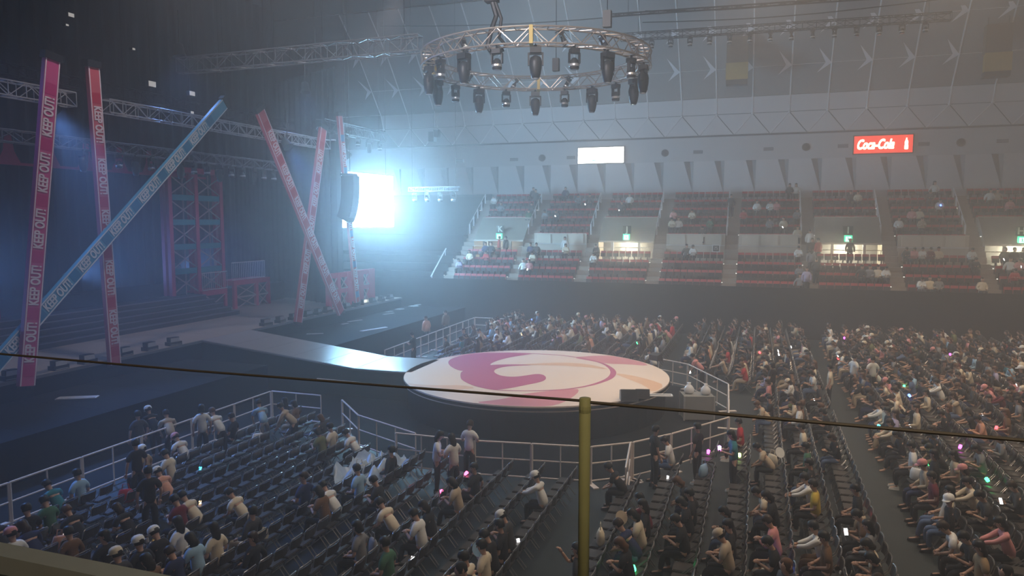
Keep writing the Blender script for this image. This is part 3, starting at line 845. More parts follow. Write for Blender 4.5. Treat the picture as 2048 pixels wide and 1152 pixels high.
# cable bundle, hoists, extra gear on the ring
hz = thing('chain_hoist', 'black chain hoist and cable bundle rising from the round rig', 'hoist', (at_v(985, 60, 23.75).x, 23.75, RC.z + .3))
MB().bx(-.24, .2, -.16, .16, .95, 1.35).build('motor', M_black, hz)
MB().bar((0, 0, 1.35), (0, 0, 9), .025).build('chain', M_blackm, hz)
MB().tube([(.0, 0, .95), (.12, .05, .5), (-.1, .1, .0), (-.2, .05, -.5), (-.05, .1, -.75), (.35, .1, -.6)], .085, 7).build('cable', M_blackm, hz)
MB().tube([(.1, 0, .95), (.3, .05, .4), (.2, .1, -.2), (.5, .05, -.55)], .06, 7).build('cable', M_blackm, hz)
for (dx, dy, lab) in ((3.3, -2.4, 'right'), (-.3, 4.1, 'far')):
    h2 = thing('chain_hoist', 'black chain hoist on the %s side of the round rig' % lab, 'hoist', RC + Vector((dx, dy, .3)))
    MB().bx(-.14, .14, -.12, .12, .2, .75).build('motor', M_dark, h2)
    MB().bar((0, 0, .75), (0, 0, 14), .015).build('chain', M_blackm, h2)
for i, a in enumerate((-112, -62, -40, 20, 55, 85, 118, 150, 200)):
    t = math.radians(a)
    lamp('wash', RC + Vector(((RR - .1) * math.cos(t), (RR - .1) * math.sin(t), .2)), t, 'small black lamp tucked inside the round rig truss, %s counted clockwise' % nth(i + 1), 'lamps inside the round rig', .62, tilt=.5)
# lamps on the other trusses
for i in range(5):
    v = 37.6 + i * 1.4
    lamp('beam' if i % 2 else 'wash', (-24.2, v + .5, 12.74), .3 * i, 'black lamp under the truss over the screen, %s from left' % nth(i + 1), 'lamps over the video screen', .8)
for i in range(4):
    lamp('wash', (-24.5 + i * 1.05, 49.4, 9.6), 0, 'hazy lamp under the small far truss, %s from left' % nth(i + 1), 'lamps on the far truss', .95)
for i in range(16):
    v = 23.2 + i * .9
    lamp('beam' if i % 3 == 0 else 'wash', (-26.775, v, 10.375), .4 * i, 'dim lamp on the lower stage truss, %s from left' % nth(i + 1), 'lamps on the lower stage truss', .8)
for i in range(15):
    u = -7.7 + i * 1.14
    lamp('wash', (u, 45.8, 18.55 - .0167 * (u + 8.5)), .2 * i, 'tiny lamp on the long ceiling truss, %s from left' % nth(i + 1), 'lamps on the ceiling truss', .75)
# small lit fixture panels high over the stage
mwork = emis('work_panel', (1.0, .93, .86), .42)
for i, (px_, py_, s_) in enumerate([(143, 30, .22), (305, 168, .36), (385, 187, .30), (452, 205, .30), (441, 142, .14), (385, 225, .16), (268, 98, .12), (135, 50, .10)]):
    p = at_u(px_, py_, -26)
    r = thing('work_light', 'small pale work light over the stage, %s of a scattered row' % nth(i + 1), 'work light', p, 0, 'work lights over the stage')
    MB().bx(-.2, -.02, -s_ * .6, s_ * .6, -s_ * .4, s_ * .4).build('housing', M_blackm, r)
    MB().bx(-.02, 0, -s_ * .55, s_ * .55, -s_ * .32, s_ * .32).build('lit_face', mwork, r)
    MB().bar((-.1, 0, s_ * .4), (-.1, 0, ceil_z(p.y) - p.z), .012, 5).build('hanger', M_blackm, r)
# hanging yellow boxes under the ceiling
for i, (px_, lab) in enumerate(((1475, 'left'), (1995, 'right'))):
    p = at_v(px_, 112 if i == 0 else 90, 57.0)
    r = thing('hanging_box', 'brown and yellow box hung under the ceiling, the %s one' % lab, 'ceiling box', p, 0, 'hanging ceiling boxes')
    MB().bx(-.75, .75, -.4, .4, -.6, 1.3).build('casing', M_brown, r)
    MB().bx(-.78, .78, -.45, -.4, -1.75, -.55).bx(-.7, .7, -.4, .3, -1.7, -.6).build('front_panel', M_yellow, r)
    MB().bx(-.75, .75, -.4, .4, -2.1, -1.75).build('louvre', M_dark, r)
    for s_ in (-.6, .6): MB().bar((s_, 0, 1.3), (s_, 0, 2.6), .02).build('hanger', M_blackm, r)
# dark suspension cables across the ceiling
for i, (a, b) in enumerate((((1285, 45), (1885, -2)), ((760, 52), (1330, 25)), ((1290, 22), (1700, -8)))):
    pa, pb = at_v(*a, 42), at_v(*b, 42)
    r = tag(MB().tube([pa.lerp(pb, t / 8) - Vector((0, 0, .25 * math.sin(PI * t / 8))) for t in range(9)], .03, 5).build('power_cable', M_blackm), 'sagging dark cable slung under the ceiling, %s from the top' % nth(i + 1), 'cable', 'ceiling cables')
sp = at_v(868, 272, 58)
r = thing('hanging_speaker', 'grey speaker cluster hung before the pale zigzag wall', 'speaker', sp)
MB().bx(-.4, .1, -.3, .3, -.5, .35).build('cabinet', M_line, r)
MB().bx(.05, .5, -.25, .25, -.1, .5).build('cabinet', M_line, r)
MB().bar((0, 0, .35), (0, 0, 5), .02).build('chain', M_line, r)

a, b = at_v(862, 553, 48.8), at_v(892, 497, 52.4)
r = thing('stair_handrail', 'bright white handrail at the left end of the far stand', 'railing', a, 0)
MB().bar((0, 0, 0), b - a, .05).build('rail', M_white, r)
for t in (.05, .95): MB().bar((b - a) * t, (b - a) * t - Vector((0, 0, .9)), .03).build('post', M_white, r)
# ------------------------------------------------------------------ runway and round stage
rw = thing('runway', 'pale runway ramp sloping from the main stage to the round stage', 'runway', (SF, VC, 0))
xs = [0, 1.6, 3.2, 4.8, 6.4, 8.0]
for i in range(5):
    a, b = xs[i], xs[i + 1]
    za, zb = lerp(SZ, 1.25, a / 8.0), lerp(SZ, 1.25, b / 8.0)
    ya = (lerp(-1.35, -1.45, a / 8), lerp(1.95, 1.35, a / 8)); yb = (lerp(-1.35, -1.45, b / 8), lerp(1.95, 1.35, b / 8))
    g = .012
    mb = MB()
    mb.v = [(a + g, ya[0], za), (b - g, yb[0], zb), (b - g, yb[1], zb), (a + g, ya[1], za)]
    mb.v += [(x, y, z - .1) for x, y, z in mb.v]
    mb.f = [(0, 1, 2, 3), (7, 6, 5, 4), (0, 4, 5, 1), (1, 5, 6, 2), (2, 6, 7, 3), (3, 7, 4, 0)]; mb.m = [0] * 6
    mb.build('deck_panel', M_deckp, rw)
MB().bx(8.01, 10.6, -1.45, 1.35, 1.15, 1.25).build('deck_panel', M_deckp, rw)
for s, (y0, y1) in ((-1, (-1.35, -1.45)), (1, (1.95, 1.35))):
    MB().tube([(0, y0 + s * .03, SZ - .05), (8, y1 + s * .03, 1.2), (10.6, y1 + s * .03, 1.2)], .05, 6).build('edge_rail', M_aludark, rw)
    mb = MB(); mb.poly([(0, y0, 0), (8, y1, 0), (8, y1, 1.15), (0, y0, SZ - .1)]).poly([(8, y1, 0), (10.6, y1, 0), (10.6, y1, 1.15), (8, y1, 1.15)])
    mb.build('side_skirt', M_edge, rw)
MB().tube([(6.2, -1.56, .68), (9.9, -1.56, .62)], .045, 6).build('lower_rail', M_white, rw)
CS = Vector((-8.4, 27.72, 0)); CR = 5.3
cs = thing('round_stage', 'round cream stage with rose swirl print', 'stage', CS)
MB().lathe([(CR - .15, 0), (CR - .15, 1.05)], 64).build('skirt', M_edge, cs)
MB().lathe([(CR, 1.05), (CR, 1.25)], 96).build('deck', M_print, cs)
MB().lathe([(CR + .02, 1.10), (CR + .03, 1.20)], 96).build('rim_band', M_edge, cs)
def zp(pts, z=1.253): return [at_z(640 + x / 2.438, 600 + y / 2.438, z) - CS for x, y in pts]
def clampr(p):
    r_ = math.hypot(p.x, p.y)
    return p if r_ < CR - .02 else Vector((p.x * (CR - .02) / r_, p.y * (CR - .02) / r_, p.z))
def smooth_loop(pts, it=2):
    for _ in range(it):
        q = []
        for i in range(len(pts)):
            a, b = pts[i], pts[(i + 1) % len(pts)]
            q += [a * .75 + b * .25, a * .25 + b * .75]
        pts = q
    return pts
from mathutils.geometry import tessellate_polygon
def decal(pts, m_, z, name='printed_swirl', sm=1):
    P = [clampr(p) for p in zp(pts)]
    P = smooth_loop(P, sm)
    tri = tessellate_polygon([[Vector((p.x, p.y, 0)) for p in P]])
    mb = MB(); mb.v = [(p.x, p.y, z) for p in P]
    for t in tri:
        a, b, c = (P[i] for i in t)
        mb.f.append(t if (b - a).cross(c - a).z > 0 else (t[0], t[2], t[1])); mb.m.append(0)
    return mb.build(name, m_, cs)
decal([(380, 405), (470, 412), (600, 416), (690, 414), (765, 428), (700, 436), (600, 440), (480, 445), (420, 430)], M_tan, 1.2515)
decal([(500, 283), (560, 270), (650, 257), (760, 247), (980, 240), (900, 250), (760, 262), (640, 276), (560, 285)], M_pink2, 1.2515)
decal([(1225, 280), (1340, 271), (1440, 267), (1545, 282), (1612, 305), (1600, 322), (1500, 313), (1400, 311), (1320, 297)], M_pink2, 1.252)
decal([(985, 458), (1140, 440), (1255, 431), (1264, 445), (1235, 472), (1180, 503), (1120, 530), (1000, 530), (880, 524), (740, 500), (860, 487), (930, 474)], M_pink2, 1.252)
decal([(1430, 357), (1500, 363), (1610, 388), (1720, 420), (1660, 460), (1590, 420), (1500, 384)], M_tan, 1.252)
decal([(950, 317), (1050, 309), (1180, 304), (1300, 311), (1370, 326), (1415, 340), (1300, 327), (1150, 318)], M_tan, 1.2525)
decal([(1050, 260), (900, 255), (760, 260), (680, 272), (635, 288), (622, 305), (640, 328), (690, 349), (770, 340), (835, 322), (828, 312), (860, 297), (920, 280), (1000, 268)], M_pink, 1.253, sm=2)
decal([(690, 345), (683, 368), (690, 386), (720, 406), (780, 427), (850, 439), (930, 430), (1000, 415), (1060, 404), (1098, 392), (1104, 376), (1085, 362), (1050, 360), (1000, 369), (940, 375), (890, 371), (858, 360), (846, 347), (858, 335), (900, 325), (960, 320), (1050, 318), (960, 313), (830, 315), (760, 330)], M_pink, 1.2535, sm=2)
# thin print ring
rp = zp([(690, 365), (700, 390), (760, 418), (850, 437), (950, 442), (1060, 442), (1200, 435), (1320, 415), (1405, 385), (1430, 355), (1412, 328), (1365, 305), (1280, 285), (1180, 270), (1050, 262), (920, 257)])
def cat(pts, n=6):
    out = []
    for i in range(len(pts) - 1):
        p0, p1, p2, p3 = pts[max(i - 1, 0)], pts[i], pts[i + 1], pts[min(i + 2, len(pts) - 1)]
        for t in range(n):
            t /= n
            out.append(.5 * ((2 * p1) + (p2 - p0) * t + (2 * p0 - 5 * p1 + 4 * p2 - p3) * t * t + (3 * p1 - p0 - 3 * p2 + p3) * t ** 3))
    return out + [pts[-1]]
rp = cat(rp); mb = MB()
for i, p in enumerate(rp):
    d = (rp[min(i + 1, len(rp) - 1)] - rp[max(i - 1, 0)]); d.z = 0; d.normalize(); n_ = Vector((-d.y, d.x, 0))
    w = .05 + .07 * math.exp(-((i / len(rp) - .58) / .12) ** 2)
    a, b = p + n_ * w, p - n_ * w
    mb.v += [(a.x, a.y, 1.254), (b.x, b.y, 1.254)]
    if i: mb.f.append((2 * i - 2, 2 * i - 1, 2 * i + 1, 2 * i)); mb.m.append(0)
mb.build('printed_ring', M_pink, cs)
# gear on and round the stages
def wedge(px_, py_, z, rz, label, s=1.0, name='floor_monitor', grp='floor monitors'):
    p = at_z(px_, py_, z)
    r = thing(name, label, 'speaker', p, rz, grp)
    mb = MB(); mb.v = [(-.3, -.25, 0), (.3, -.25, 0), (.3, .25, 0), (-.3, .25, 0), (-.3, -.1, .4), (.3, -.1, .4), (.3, .25, .3), (-.3, .25, .3)]
    mb.v = [(x * s, y * s, zz * s) for x, y, zz in mb.v]
    mb.f = [(3, 2, 1, 0), (4, 5, 6, 7), (0, 1, 5, 4), (1, 2, 6, 5), (2, 3, 7, 6), (3, 0, 4, 7)]; mb.m = [0] * 6
    mb.build('cabinet', M_dark, r)
    MB().poly([(-.26 * s, -.235 * s, .06 * s), (.26 * s, -.235 * s, .06 * s), (.26 * s, -.12 * s, .36 * s), (-.26 * s, -.12 * s, .36 * s)]).build('grille', M_blackm, r)
    return r
wedge(1258, 800, 1.26, .3, 'black floor monitor on the near rim of the round stage', 1.0)
wedge(1285, 795, 1.26, .2, 'second black floor monitor at the near rim beside a white frame', .8)
wedge(1312, 720, 1.26, 2.6, 'black gear box at the far right rim of the round stage', .8)
wedge(966, 806, 1.0, 0, 'tiny dark box at the near rim of the round stage', .5)
p = at_z(1315, 792, 1.26)
r = thing('folded_stand', 'white folded frame lying on the round stage rim', 'stand', p, .25)
for (a, b) in (((-.5, -.12, .03), (.5, -.12, .03)), ((-.5, .12, .03), (.5, .12, .03)), ((-.5, -.12, .03), (-.5, .12, .03)), ((.5, -.12, .03), (.5, .12, .03))):
    MB().bar(a, b, .03).build('tube', M_white, r)
p = at_z(782, 748, 0.9)
r = thing('step_unit', 'small white edged step unit where the runway meets the round stage', 'steps', (p.x, p.y, 0), 0)
MB().bx(-.5, .6, -.35, .3, 0, .78).build('block', M_edge, r)
for (a, b) in (((-.5, -.35, .8), (.6, -.35, .8)), ((-.5, -.35, .8), (-.5, .3, .8))): MB().bar(a, b, .03).build('white_edge', M_white, r)
# footlights and gear along the stage front
rr_ = random.Random(3)
k = 0
for v in [17.6, 19.4, 20.6, 22.3, 23.6, 24.9, 31.2, 32.4, 33.6, 34.9, 35.9, 36.9, 38.2, 39.0, 40.1, 41.2, 42.2, 43.4, 44.6]:
    k += 1
    r = thing('footlight', 'low black footlight on the stage edge, %s from the left' % nth(k), 'stage light', (SF - .15, v, SZ), rr_.uniform(-.2, .2), 'stage edge footlights')
    MB().bx(-.22, .12, -.3, .3, 0, .16).bx(-.2, .05, -.22, .22, .16, .34).build('housing', M_blackm, r)
    MB().poly([(.125, -.26, .03), (.125, .26, .03), (.06, .2, .32), (.06, -.2, .32)]).build('lens', M_lens, r)
for i, (px_, py_, w, l) in enumerate([(748, 659, .22, 1.9), (710, 642, .16, 1.1), (777, 628, .2, .9), (760, 617, .45, .5), (742, 622, .25, .5), (812, 600, .35, .8), (796, 611, .25, .7), (812, 609, .2, .6), (155, 796, .35, 1.3), (630, 668, .14, .9), (830, 613, .2, .6), (690, 648, .15, .5)]):
    p = at_z(px_, py_, 1.3); p.x = max(p.x, SF + .45)
    d = MB().bx(-l / 2, l / 2, -w / 2, w / 2, 0, .025).bx(-l / 2 + .03, l / 2 - .03, -w / 2 + .03, w / 2 - .03, .025, .04).build('floor_tread', mat('glossy_tread', (.9, .92, .95), .2, .35, spec=.9), None, p)
    d.rotation_euler = (0, 0, 1.25 if i not in (8, 9) else .5)
    tag(d, 'glossy pale floor strip before the stage, %s of a scattered group' % nth(i + 1), 'floor strip', 'glossy floor strips')
# grey flight case with white bags inside the right barrier
p = at_z(1393, 838, 0)
r = thing('equipment_case', 'grey equipment case standing inside the right barrier corner', 'case', p, .3)
MB().bx(-.55, .55, -.4, .4, .08, .95).build('body', mat('case_grey', (.22, .22, .21), .6), r)
for sx in (-.55, .55):
    for sy in (-.4, .4): MB().bx(sx - .03, sx + .03, sy - .03, sy + .03, .05, .97).build('corner', M_alu, r)
for sx in (-.4, .4):
    for sy in (-.3, .3): MB().lathe([(.05, 0), (.06, .04), (.05, .08)], 8, (sx, sy, 0)).build('castor', M_black, r)
for i, dx in enumerate((-.3, .3)):
    o = MB().lathe([(.14, 0), (.19, .06), (.18, .2), (.1, .3), (.05, .34), (.08, .4)], 9, (0, 0, 0), sx=1.0, sy=.75).build('plastic_bag', M_white, None, p + Vector((dx, 0, .97)), smooth=True)
    tag(o, 'white knotted bag on the grey case, %s one' % ('left' if i == 0 else 'right'), 'bag', 'bags on the grey case')

# ------------------------------------------------------------------ barricades
BN = [0]
def barricade(p, q, label_where, h=1.1, foot=True):
    p = Vector((p[0], p[1], 0)); q = Vector((q[0], q[1], 0)); L = (q - p).length
    BN[0] += 1
    r = thing('barricade_panel', label_where, 'barrier', p, math.atan2(q.y - p.y, q.x - p.x), 'barrier panels round the stage')
    for z in (.12, .62, h): MB().bar((.02, 0, z), (L - .02, 0, z), .024 if z < h else .028).build('rail', M_steel, r)
    n = max(2, round(L / .95))
    for i in range(n + 1):
        x = .02 + (L - .04) * i / n
        big = i in (0, n)
        MB().bar((x, 0, 0), (x, 0, h), .04 if i == 0 else .022).build('post', M_steel, r)
    if foot:
        MB().bx(-.04, .12, -.35, .35, 0, .03).build('foot', M_steel, r)
def run(pts, seg, where):
    k = 0
    for a, b in zip(pts[:-1], pts[1:]):
        a = Vector((*a, 0)); b = Vector((*b, 0)); n = max(1, round((b - a).length / seg))
        for i in range(n):
            k += 1
            barricade(a.lerp(b, i / n), a.lerp(b, (i + 1) / n), where % nth(k))
run([(-17.0, 10.2), (-17.0, 22.15)], 1.95, 'pale metal barrier on the straight near left run, %s panel from the left')
run([(-17.0, 22.2), (-14.85, 22.2)], 2.2, 'pale metal barrier closing the top of the near left block, %s panel')
run([(-13.8, 21.9), (-12.2, 20.3), (-9.5, 19.05)], 2.2, 'pale metal barrier on the slanting run left of the round stage, %s panel')
run([(-10.1, 18.9), (-7.6, 18.95), (-4.3, 19.45), (-3.25, 20.25), (-2.3, 21.45), (-.75, 23.9)], 2.0, 'pale metal barrier on the curved run before the round stage, %s panel')
run([(-.75, 23.95), (-.95, 28.9), (-2.8, 32.4), (-4.9, 33.75)], 2.2, 'pale metal barrier right of the round stage, %s panel going away')
run([(-17.2, 31.2), (-17.5, 43.8)], 2.1, 'pale metal barrier on the far left run, %s panel going away')
run([(-17.5, 43.85), (-15.3, 43.85)], 2.2, 'pale metal barrier closing the far left corner, %s panel')
run([(-3.3, 20.2), (-3.05, 18.0)], 2.4, 'pale metal barrier swung open toward the near aisle, %s panel')

# ------------------------------------------------------------------ foreground guard rail
G0 = at_z(1170, 802, CAM_H - .55)
gv = G0.y
pp = thing('guard_post', 'olive painted guard post standing on the near parapet', 'post', (G0.x, gv, 5.9))
MB().lathe([(.018, .1), (.018, .958), (.016, .96)], 14).build('pole', M_olive, pp, smooth=True)
MB().lathe([(.05, .09), (.05, .11), (.022, .13)], 14).build('flange', M_olive, pp)
MB().lathe([(.0185, .915), (.0195, .925), (.0185, .935)], 12).build('cable_eye', M_olive, pp)
tag(MB().tube([(-4.5, gv, CAM_H - .545), (-2, gv, CAM_H - .556), (G0.x, gv, CAM_H - .55)], .0045, 6).build('guard_cable', M_cable), 'thin dark guard cable crossing the view left of the olive post', 'cable', 'guard cables')
tag(MB().tube([(G0.x, gv, CAM_H - .553), (1.2, gv, CAM_H - .563), (4.5, gv, CAM_H - .555)], .0052, 6).build('guard_cable', M_cable), 'thin olive guard cable crossing the view right of the olive post', 'cable', 'guard cables')
pr = thing('parapet_rail', 'dull grey parapet rail in the lower left corner', 'railing', (0, gv, 5.9))
q = [at_z(0, 1088, 6.02), at_z(330, 1152, 6.02)]
MB().bx(-9, 9, -.06, .035, .02, .10).build('rail_cap', M_railg, pr)
MB().bx(-9, 9, -.03, .02, -.16, .02).build('rail_face', mat('parapet_face', (.20, .20, .14), .6), pr)
struct(MB().bx(-12, 12, gv - .05, gv + .04, 4.6, 5.72).build('wall_parapet', M_conc))

# ================================================================== HOUSE LIGHTS (catwalk lamps above the frame) and added helper lamps
def house_or_added_lamp(loc, target, power, col, angle, label):
    r = thing('house_or_added_lamp', label, 'lamp', loc, 0, 'house lamps on the catwalks')
    d = (Vector(target) - Vector(loc)).normalized()
    rot = d.to_track_quat('-Z', 'Y').to_euler()
    h = MB().lathe([(.12, .5), (.2, .45), (.24, .1), (.30, -.12), (.31, -.14), (.29, -.12), (.2, .1)], 14).build('housing', M_dark, r, smooth=True); h.rotation_euler = rot
    if loc[2] < 6: MB().bar((0, 0, -.2), (0, 0, SZ + 1.2 - loc[2]), .03).bx(-.3, .3, -.3, .3, SZ + 1.2 - loc[2], SZ + 1.23 - loc[2]).build('floor_stand', M_blackm, r)
    else: MB().bar((0, 0, .35), (0, 0, 2.0), .03).build('hanger', M_blackm, r)
    l = light('SPOT', 'house_or_added_bulb', Vector(loc) + d * .2, power, col, target, .35, angle, .7)
    l.parent = r; l.location = Vector(d * .2)
HP = 5200
WARM = (1.0, .77, .55); NEUT = (1.0, .93, .84)
truss((-20, 19, 20.3), (24, 19, 20.3), .6, .6, 1.2, M_black, 'black catwalk truss over the near floor seats', 'catwalks', 'catwalk')
truss((-20, 37, 22.4), (24, 37, 22.4), .6, .6, 1.2, M_black, 'black catwalk truss over the far floor seats', 'catwalks', 'catwalk')
house_or_added_lamp((1.5, -1.5, 12.5), (-.5, 3.0, 6.2), HP * .15, WARM, 80, 'black lamp over the near stand beside the guard post')
truss((-20, 5, 17.5), (24, 5, 17.5), .6, .6, 1.2, M_black, 'black catwalk truss over the near stand', 'catwalks', 'catwalk')
n_ = 0
for (u, v, z, tu, tv, pw, col, ang) in [
        (-13, 19, 20, -13, 16, .28, NEUT, 95), (-5, 19, 20, -5, 17, .5, NEUT, 95), (4, 19, 20, 3, 17, .85, WARM, 100), (13, 19, 20, 11, 20, 1.0, WARM, 100),
        (-9, 24, 20, -8.4, 27.5, .95, NEUT, 46),
        (-10, 37, 22, -9, 38, .55, NEUT, 90), (0, 37, 22, 1, 37, 1.2, WARM, 95), (8, 37, 22, 8, 36, 1.35, WARM, 95), (17, 37, 22, 15, 38, 1.1, WARM, 95)]:
    n_ += 1
    house_or_added_lamp((u, v, z), (tu, tv, 0), HP * pw, col, ang, 'black house lamp on a catwalk aimed at the floor, %s of nine' % nth(n_))
for i, (u, tu, pw) in enumerate(((-10, -15, 4.2), (2, 2, 1.3), (14, 14, .8))):  # added floods to brighten the far wall and stand
    house_or_added_lamp((u, 5, 17.2), (tu, 57, 12 if i == 0 else 10), HP * pw, (1.0, .93, 1.0) if i == 0 else WARM, 60 if i == 0 else 75, 'black flood lamp over the near stand aimed at the far seats, %s of three' % nth(i + 1))
house_or_added_lamp((-19, 20, 20), (-25, 23, 3), HP * .46, (1.0, .86, .88), 60, 'black lamp aimed at the left part of the stage')
house_or_added_lamp((-19, 37, 20), (-25, 34, 4), HP * .46, (1.0, .86, .88), 60, 'black lamp aimed at the crossed beams of the stage')
# added lamps over the stage front, only there to tint the haze cold blue
for i, (v, tv) in enumerate(((16, 18), (28, 27), (38, 36))):
    house_or_added_lamp((-26.0, v, 15.2), (-24, tv, 2), HP * .12, (.20, .40, 1.0), 110, 'black stage lamp giving dim blue wash, %s of three' % nth(i + 1))

for i, v in enumerate((13, 20, 34, 40)):  # added blue lamps to colour the haze before the stage
    house_or_added_lamp((-24.5, v, 11.5), (-15.5, v - 1, 0), HP * 1.25, (.15, .36, 1.0), 56, 'black lamp on the stage truss shining blue on the floor, %s of four' % nth(i + 1))
for i, v in enumerate((15, 23.5, 31, 39)):  # more added blue lamps, low at the back, to lift the haze
    house_or_added_lamp((-37.2, v, 4.3), (0, 10 + v * .6, 11), HP * .6, (.14, .36, 1.0), 55, 'black lamp at the foot of the back drape throwing blue light outward, %s of four' % nth(i + 1))
# ================================================================== PEOPLE
def skin(verts, edges, radii, root=0, sub=1):
    me = bpy.data.meshes.new('tmp'); me.from_pydata([tuple(v) for v in verts], edges, [])
    ob = bpy.data.objects.new('tmp', me); C.objects.link(ob)
    md = ob.modifiers.new('Skin', 'SKIN'); md.use_smooth_shade = True; md.branch_smoothing = .6
    sv = me.skin_vertices[0].data
    for i, r in enumerate(radii):
        sv[i].radius = r if isinstance(r, tuple) else (r, r)
        sv[i].use_root = (i == root)
    if sub:
        ms = ob.modifiers.new('Sub', 'SUBSURF'); ms.levels = sub; ms.render_levels = sub
    dg = bpy.context.evaluated_depsgraph_get()
    out = bpy.data.meshes.new_from_object(ob.evaluated_get(dg))
    bpy.data.objects.remove(ob); bpy.data.meshes.remove(me)
    return out
def V3(*a): return Vector(a)
def build_pose(name, hip, lean, headtilt, arms, legs, headturn=0.0):
    """faces +x. hip: hip height; lean: forward lean (rad); arms: [(elbow, wrist)] L,R; legs: [(knee, ankle)] L,R"""
    H = V3(0, 0, hip); sd = V3(math.sin(lean), 0, math.cos(lean))
    sp = H + sd * .20; ch = H + sd * .40; nb = H + sd * .53
    ld = lean * .5 + headtilt * .4
    nk = nb + V3(math.sin(ld), 0, math.cos(ld)) * .045
    ht = lean * .4 + headtilt
    up = V3(math.sin(ht), 0, math.cos(ht)); f = V3(math.cos(ht), 0, -math.sin(ht))
    if headturn:
        R = Matrix.Rotation(headturn, 3, 'Z'); f = R @ f
    hl = nk + up * .07 + f * .02; hc = nk + up * .145 + f * .012; htp = nk + up * .215 + f * .0
    sh = [ch + sd * .08 + V3(0, s * .175, 0) for s in (1, -1)]
    hp = [H + V3(.02, s * .095, -.02) for s in (1, -1)]
    P = {}
    verts = [H, sp, ch, nb, nk, hl, hc, htp]; rad = [(.115, .10), (.095, .085), (.105, .085), (.062, .06), .05, (.072, .07), (.088, .098), (.066, .075)]
    edges = [(0, 1), (1, 2), (2, 3), (3, 4), (4, 5), (5, 6), (6, 7)]
    A = []; G = []
    for i in (0, 1):
        e, w = V3(*arms[i][0]), V3(*arms[i][1])
        b = len(verts)
        verts += [sh[i], e, w]; rad += [.048, .04, .03]; edges += [(2, b), (b, b + 1), (b + 1, b + 2)]
        A.append((sh[i], e, w))
    for i in (0, 1):
        kn, an = V3(*legs[i][0]), V3(*legs[i][1])
        b = len(verts); cf = kn.lerp(an, .35)
        toe = an + V3(.17, 0, -an.z + .045) if an.z < .2 else an + V3(.15, 0, -.06)
        verts += [hp[i], kn, cf, an, toe]; rad += [.088, .06, .056, .038, .034]
        edges += [(0, b), (b, b + 1), (b + 1, b + 2), (b + 2, b + 3), (b + 3, b + 4)]
        G.append((hp[i], kn, cf, an, toe))
    def extras(sub):
        """nose, ears, eyes, hands with fingers"""
        mb = MB()
        side = up.cross(f).normalized()
        face = hc + f * .083
        mb.bar(face + up * .015, face - up * .02 + f * .024, .008, 5, r2=.014)
        for s in (-1, 1):
            mb.bar(hc + side * (s * .078) + up * .03, hc + side * (s * .088) - up * .03, .018, 5, r2=.012)
            mb.bar(face + side * (s * .033) + up * .014 - f * .012, face + side * (s * .033) + up * .014 + f * .002, .011, 6, mi=1)
        mb.bar(face - up * .05 + side * .022 - f * .004, face - up * .05 - side * .022 - f * .004, .006, 5, mi=1)
        for i, (s0, e, w) in enumerate(A):
            d = (w - e).normalized(); sg = 1 if i == 0 else -1
            sx_ = d.cross(V3(0, 0, 1)); sx_ = sx_.normalized() if sx_.length > .1 else V3(0, 1, 0)
            dn = sx_.cross(d).normalized()
            if dn.z > 0: dn = -dn
            mb.tube([w - d * .01, w + d * .045, w + d * .085], [.027, .036, .032], 7)
            for q, (o_, ln) in enumerate(((-.027, .062), (-.009, .075), (.010, .07), (.028, .055))):
                b0 = w + d * .08 + sx_ * o_
                mb.tube([b0, b0 + d * ln * .55 + dn * ln * .18, b0 + d * ln * .75 + dn * ln * .6], [.010, .009, .007], 5)
            t0 = w + d * .035 - sx_ * (.032 * sg)
            mb.tube([t0, t0 + d * .03 - sx_ * (.022 * sg), t0 + d * .06 - sx_ * (.024 * sg) + dn * .01], [.012, .0105, .008], 5)
        return mb
    def body(sub):
        me = skin(verts, edges, rad, 0, sub)
        if sub:
            a = extras(sub)
            v, lo, ls, lt, mi = mesh_arrays(me)
            m2 = a.mesh('x', [M_skin, M_eye]); arr2 = mesh_arrays(m2)
            out = stuff_mesh('body', [(v, lo, ls, lt, mi * 0), arr2], [M_skin, M_eye])
            bpy.data.meshes.remove(me); bpy.data.meshes.remove(m2); me = out
        else:
            me.materials.clear(); me.materials.append(M_skin)
        me.name = 'body'
        me.polygons.foreach_set('use_smooth', [True] * len(me.polygons))
        return me
    def top(sub, long):
        vv = [H - sd * .07, sp, ch, ch + sd * .09, nb + sd * .035]; rr = [(.17, .14), (.155, .13), (.17, .135), (.15, .12), (.082, .08)]; ee = [(0, 1), (1, 2), (2, 3), (3, 4)]
        for (s0, e, w) in A:
            b = len(vv)
            if long: vv += [s0, e, e.lerp(w, .9)]; rr += [.088, .06, .046]; ee += [(3, b), (b, b + 1), (b + 1, b + 2)]
            else: vv += [s0, s0.lerp(e, .75)]; rr += [.09, .07]; ee += [(3, b), (b, b + 1)]
        me = skin(vv, ee, rr, 0, sub); me.name = 'shirt'; me.materials.clear(); me.materials.append(M_fab)
        me.polygons.foreach_set('use_smooth', [True] * len(me.polygons)); return me
    def trousers(sub):
        vv = [H + sd * .07, H - V3(0, 0, .02)]; rr = [(.145, .118), (.16, .13)]; ee = [(0, 1)]
        for (h_, kn, cf, an, toe) in G:
            b = len(vv); vv += [h_, kn, cf, cf.lerp(an, .85)]; rr += [.105, .078, .072, .058]; ee += [(1, b), (b, b + 1), (b + 1, b + 2), (b + 2, b + 3)]
        me = skin(vv, ee, rr, 0, sub); me.name = 'trousers'; me.materials.clear(); me.materials.append(M_fab)
        me.polygons.foreach_set('use_smooth', [True] * len(me.polygons)); return me
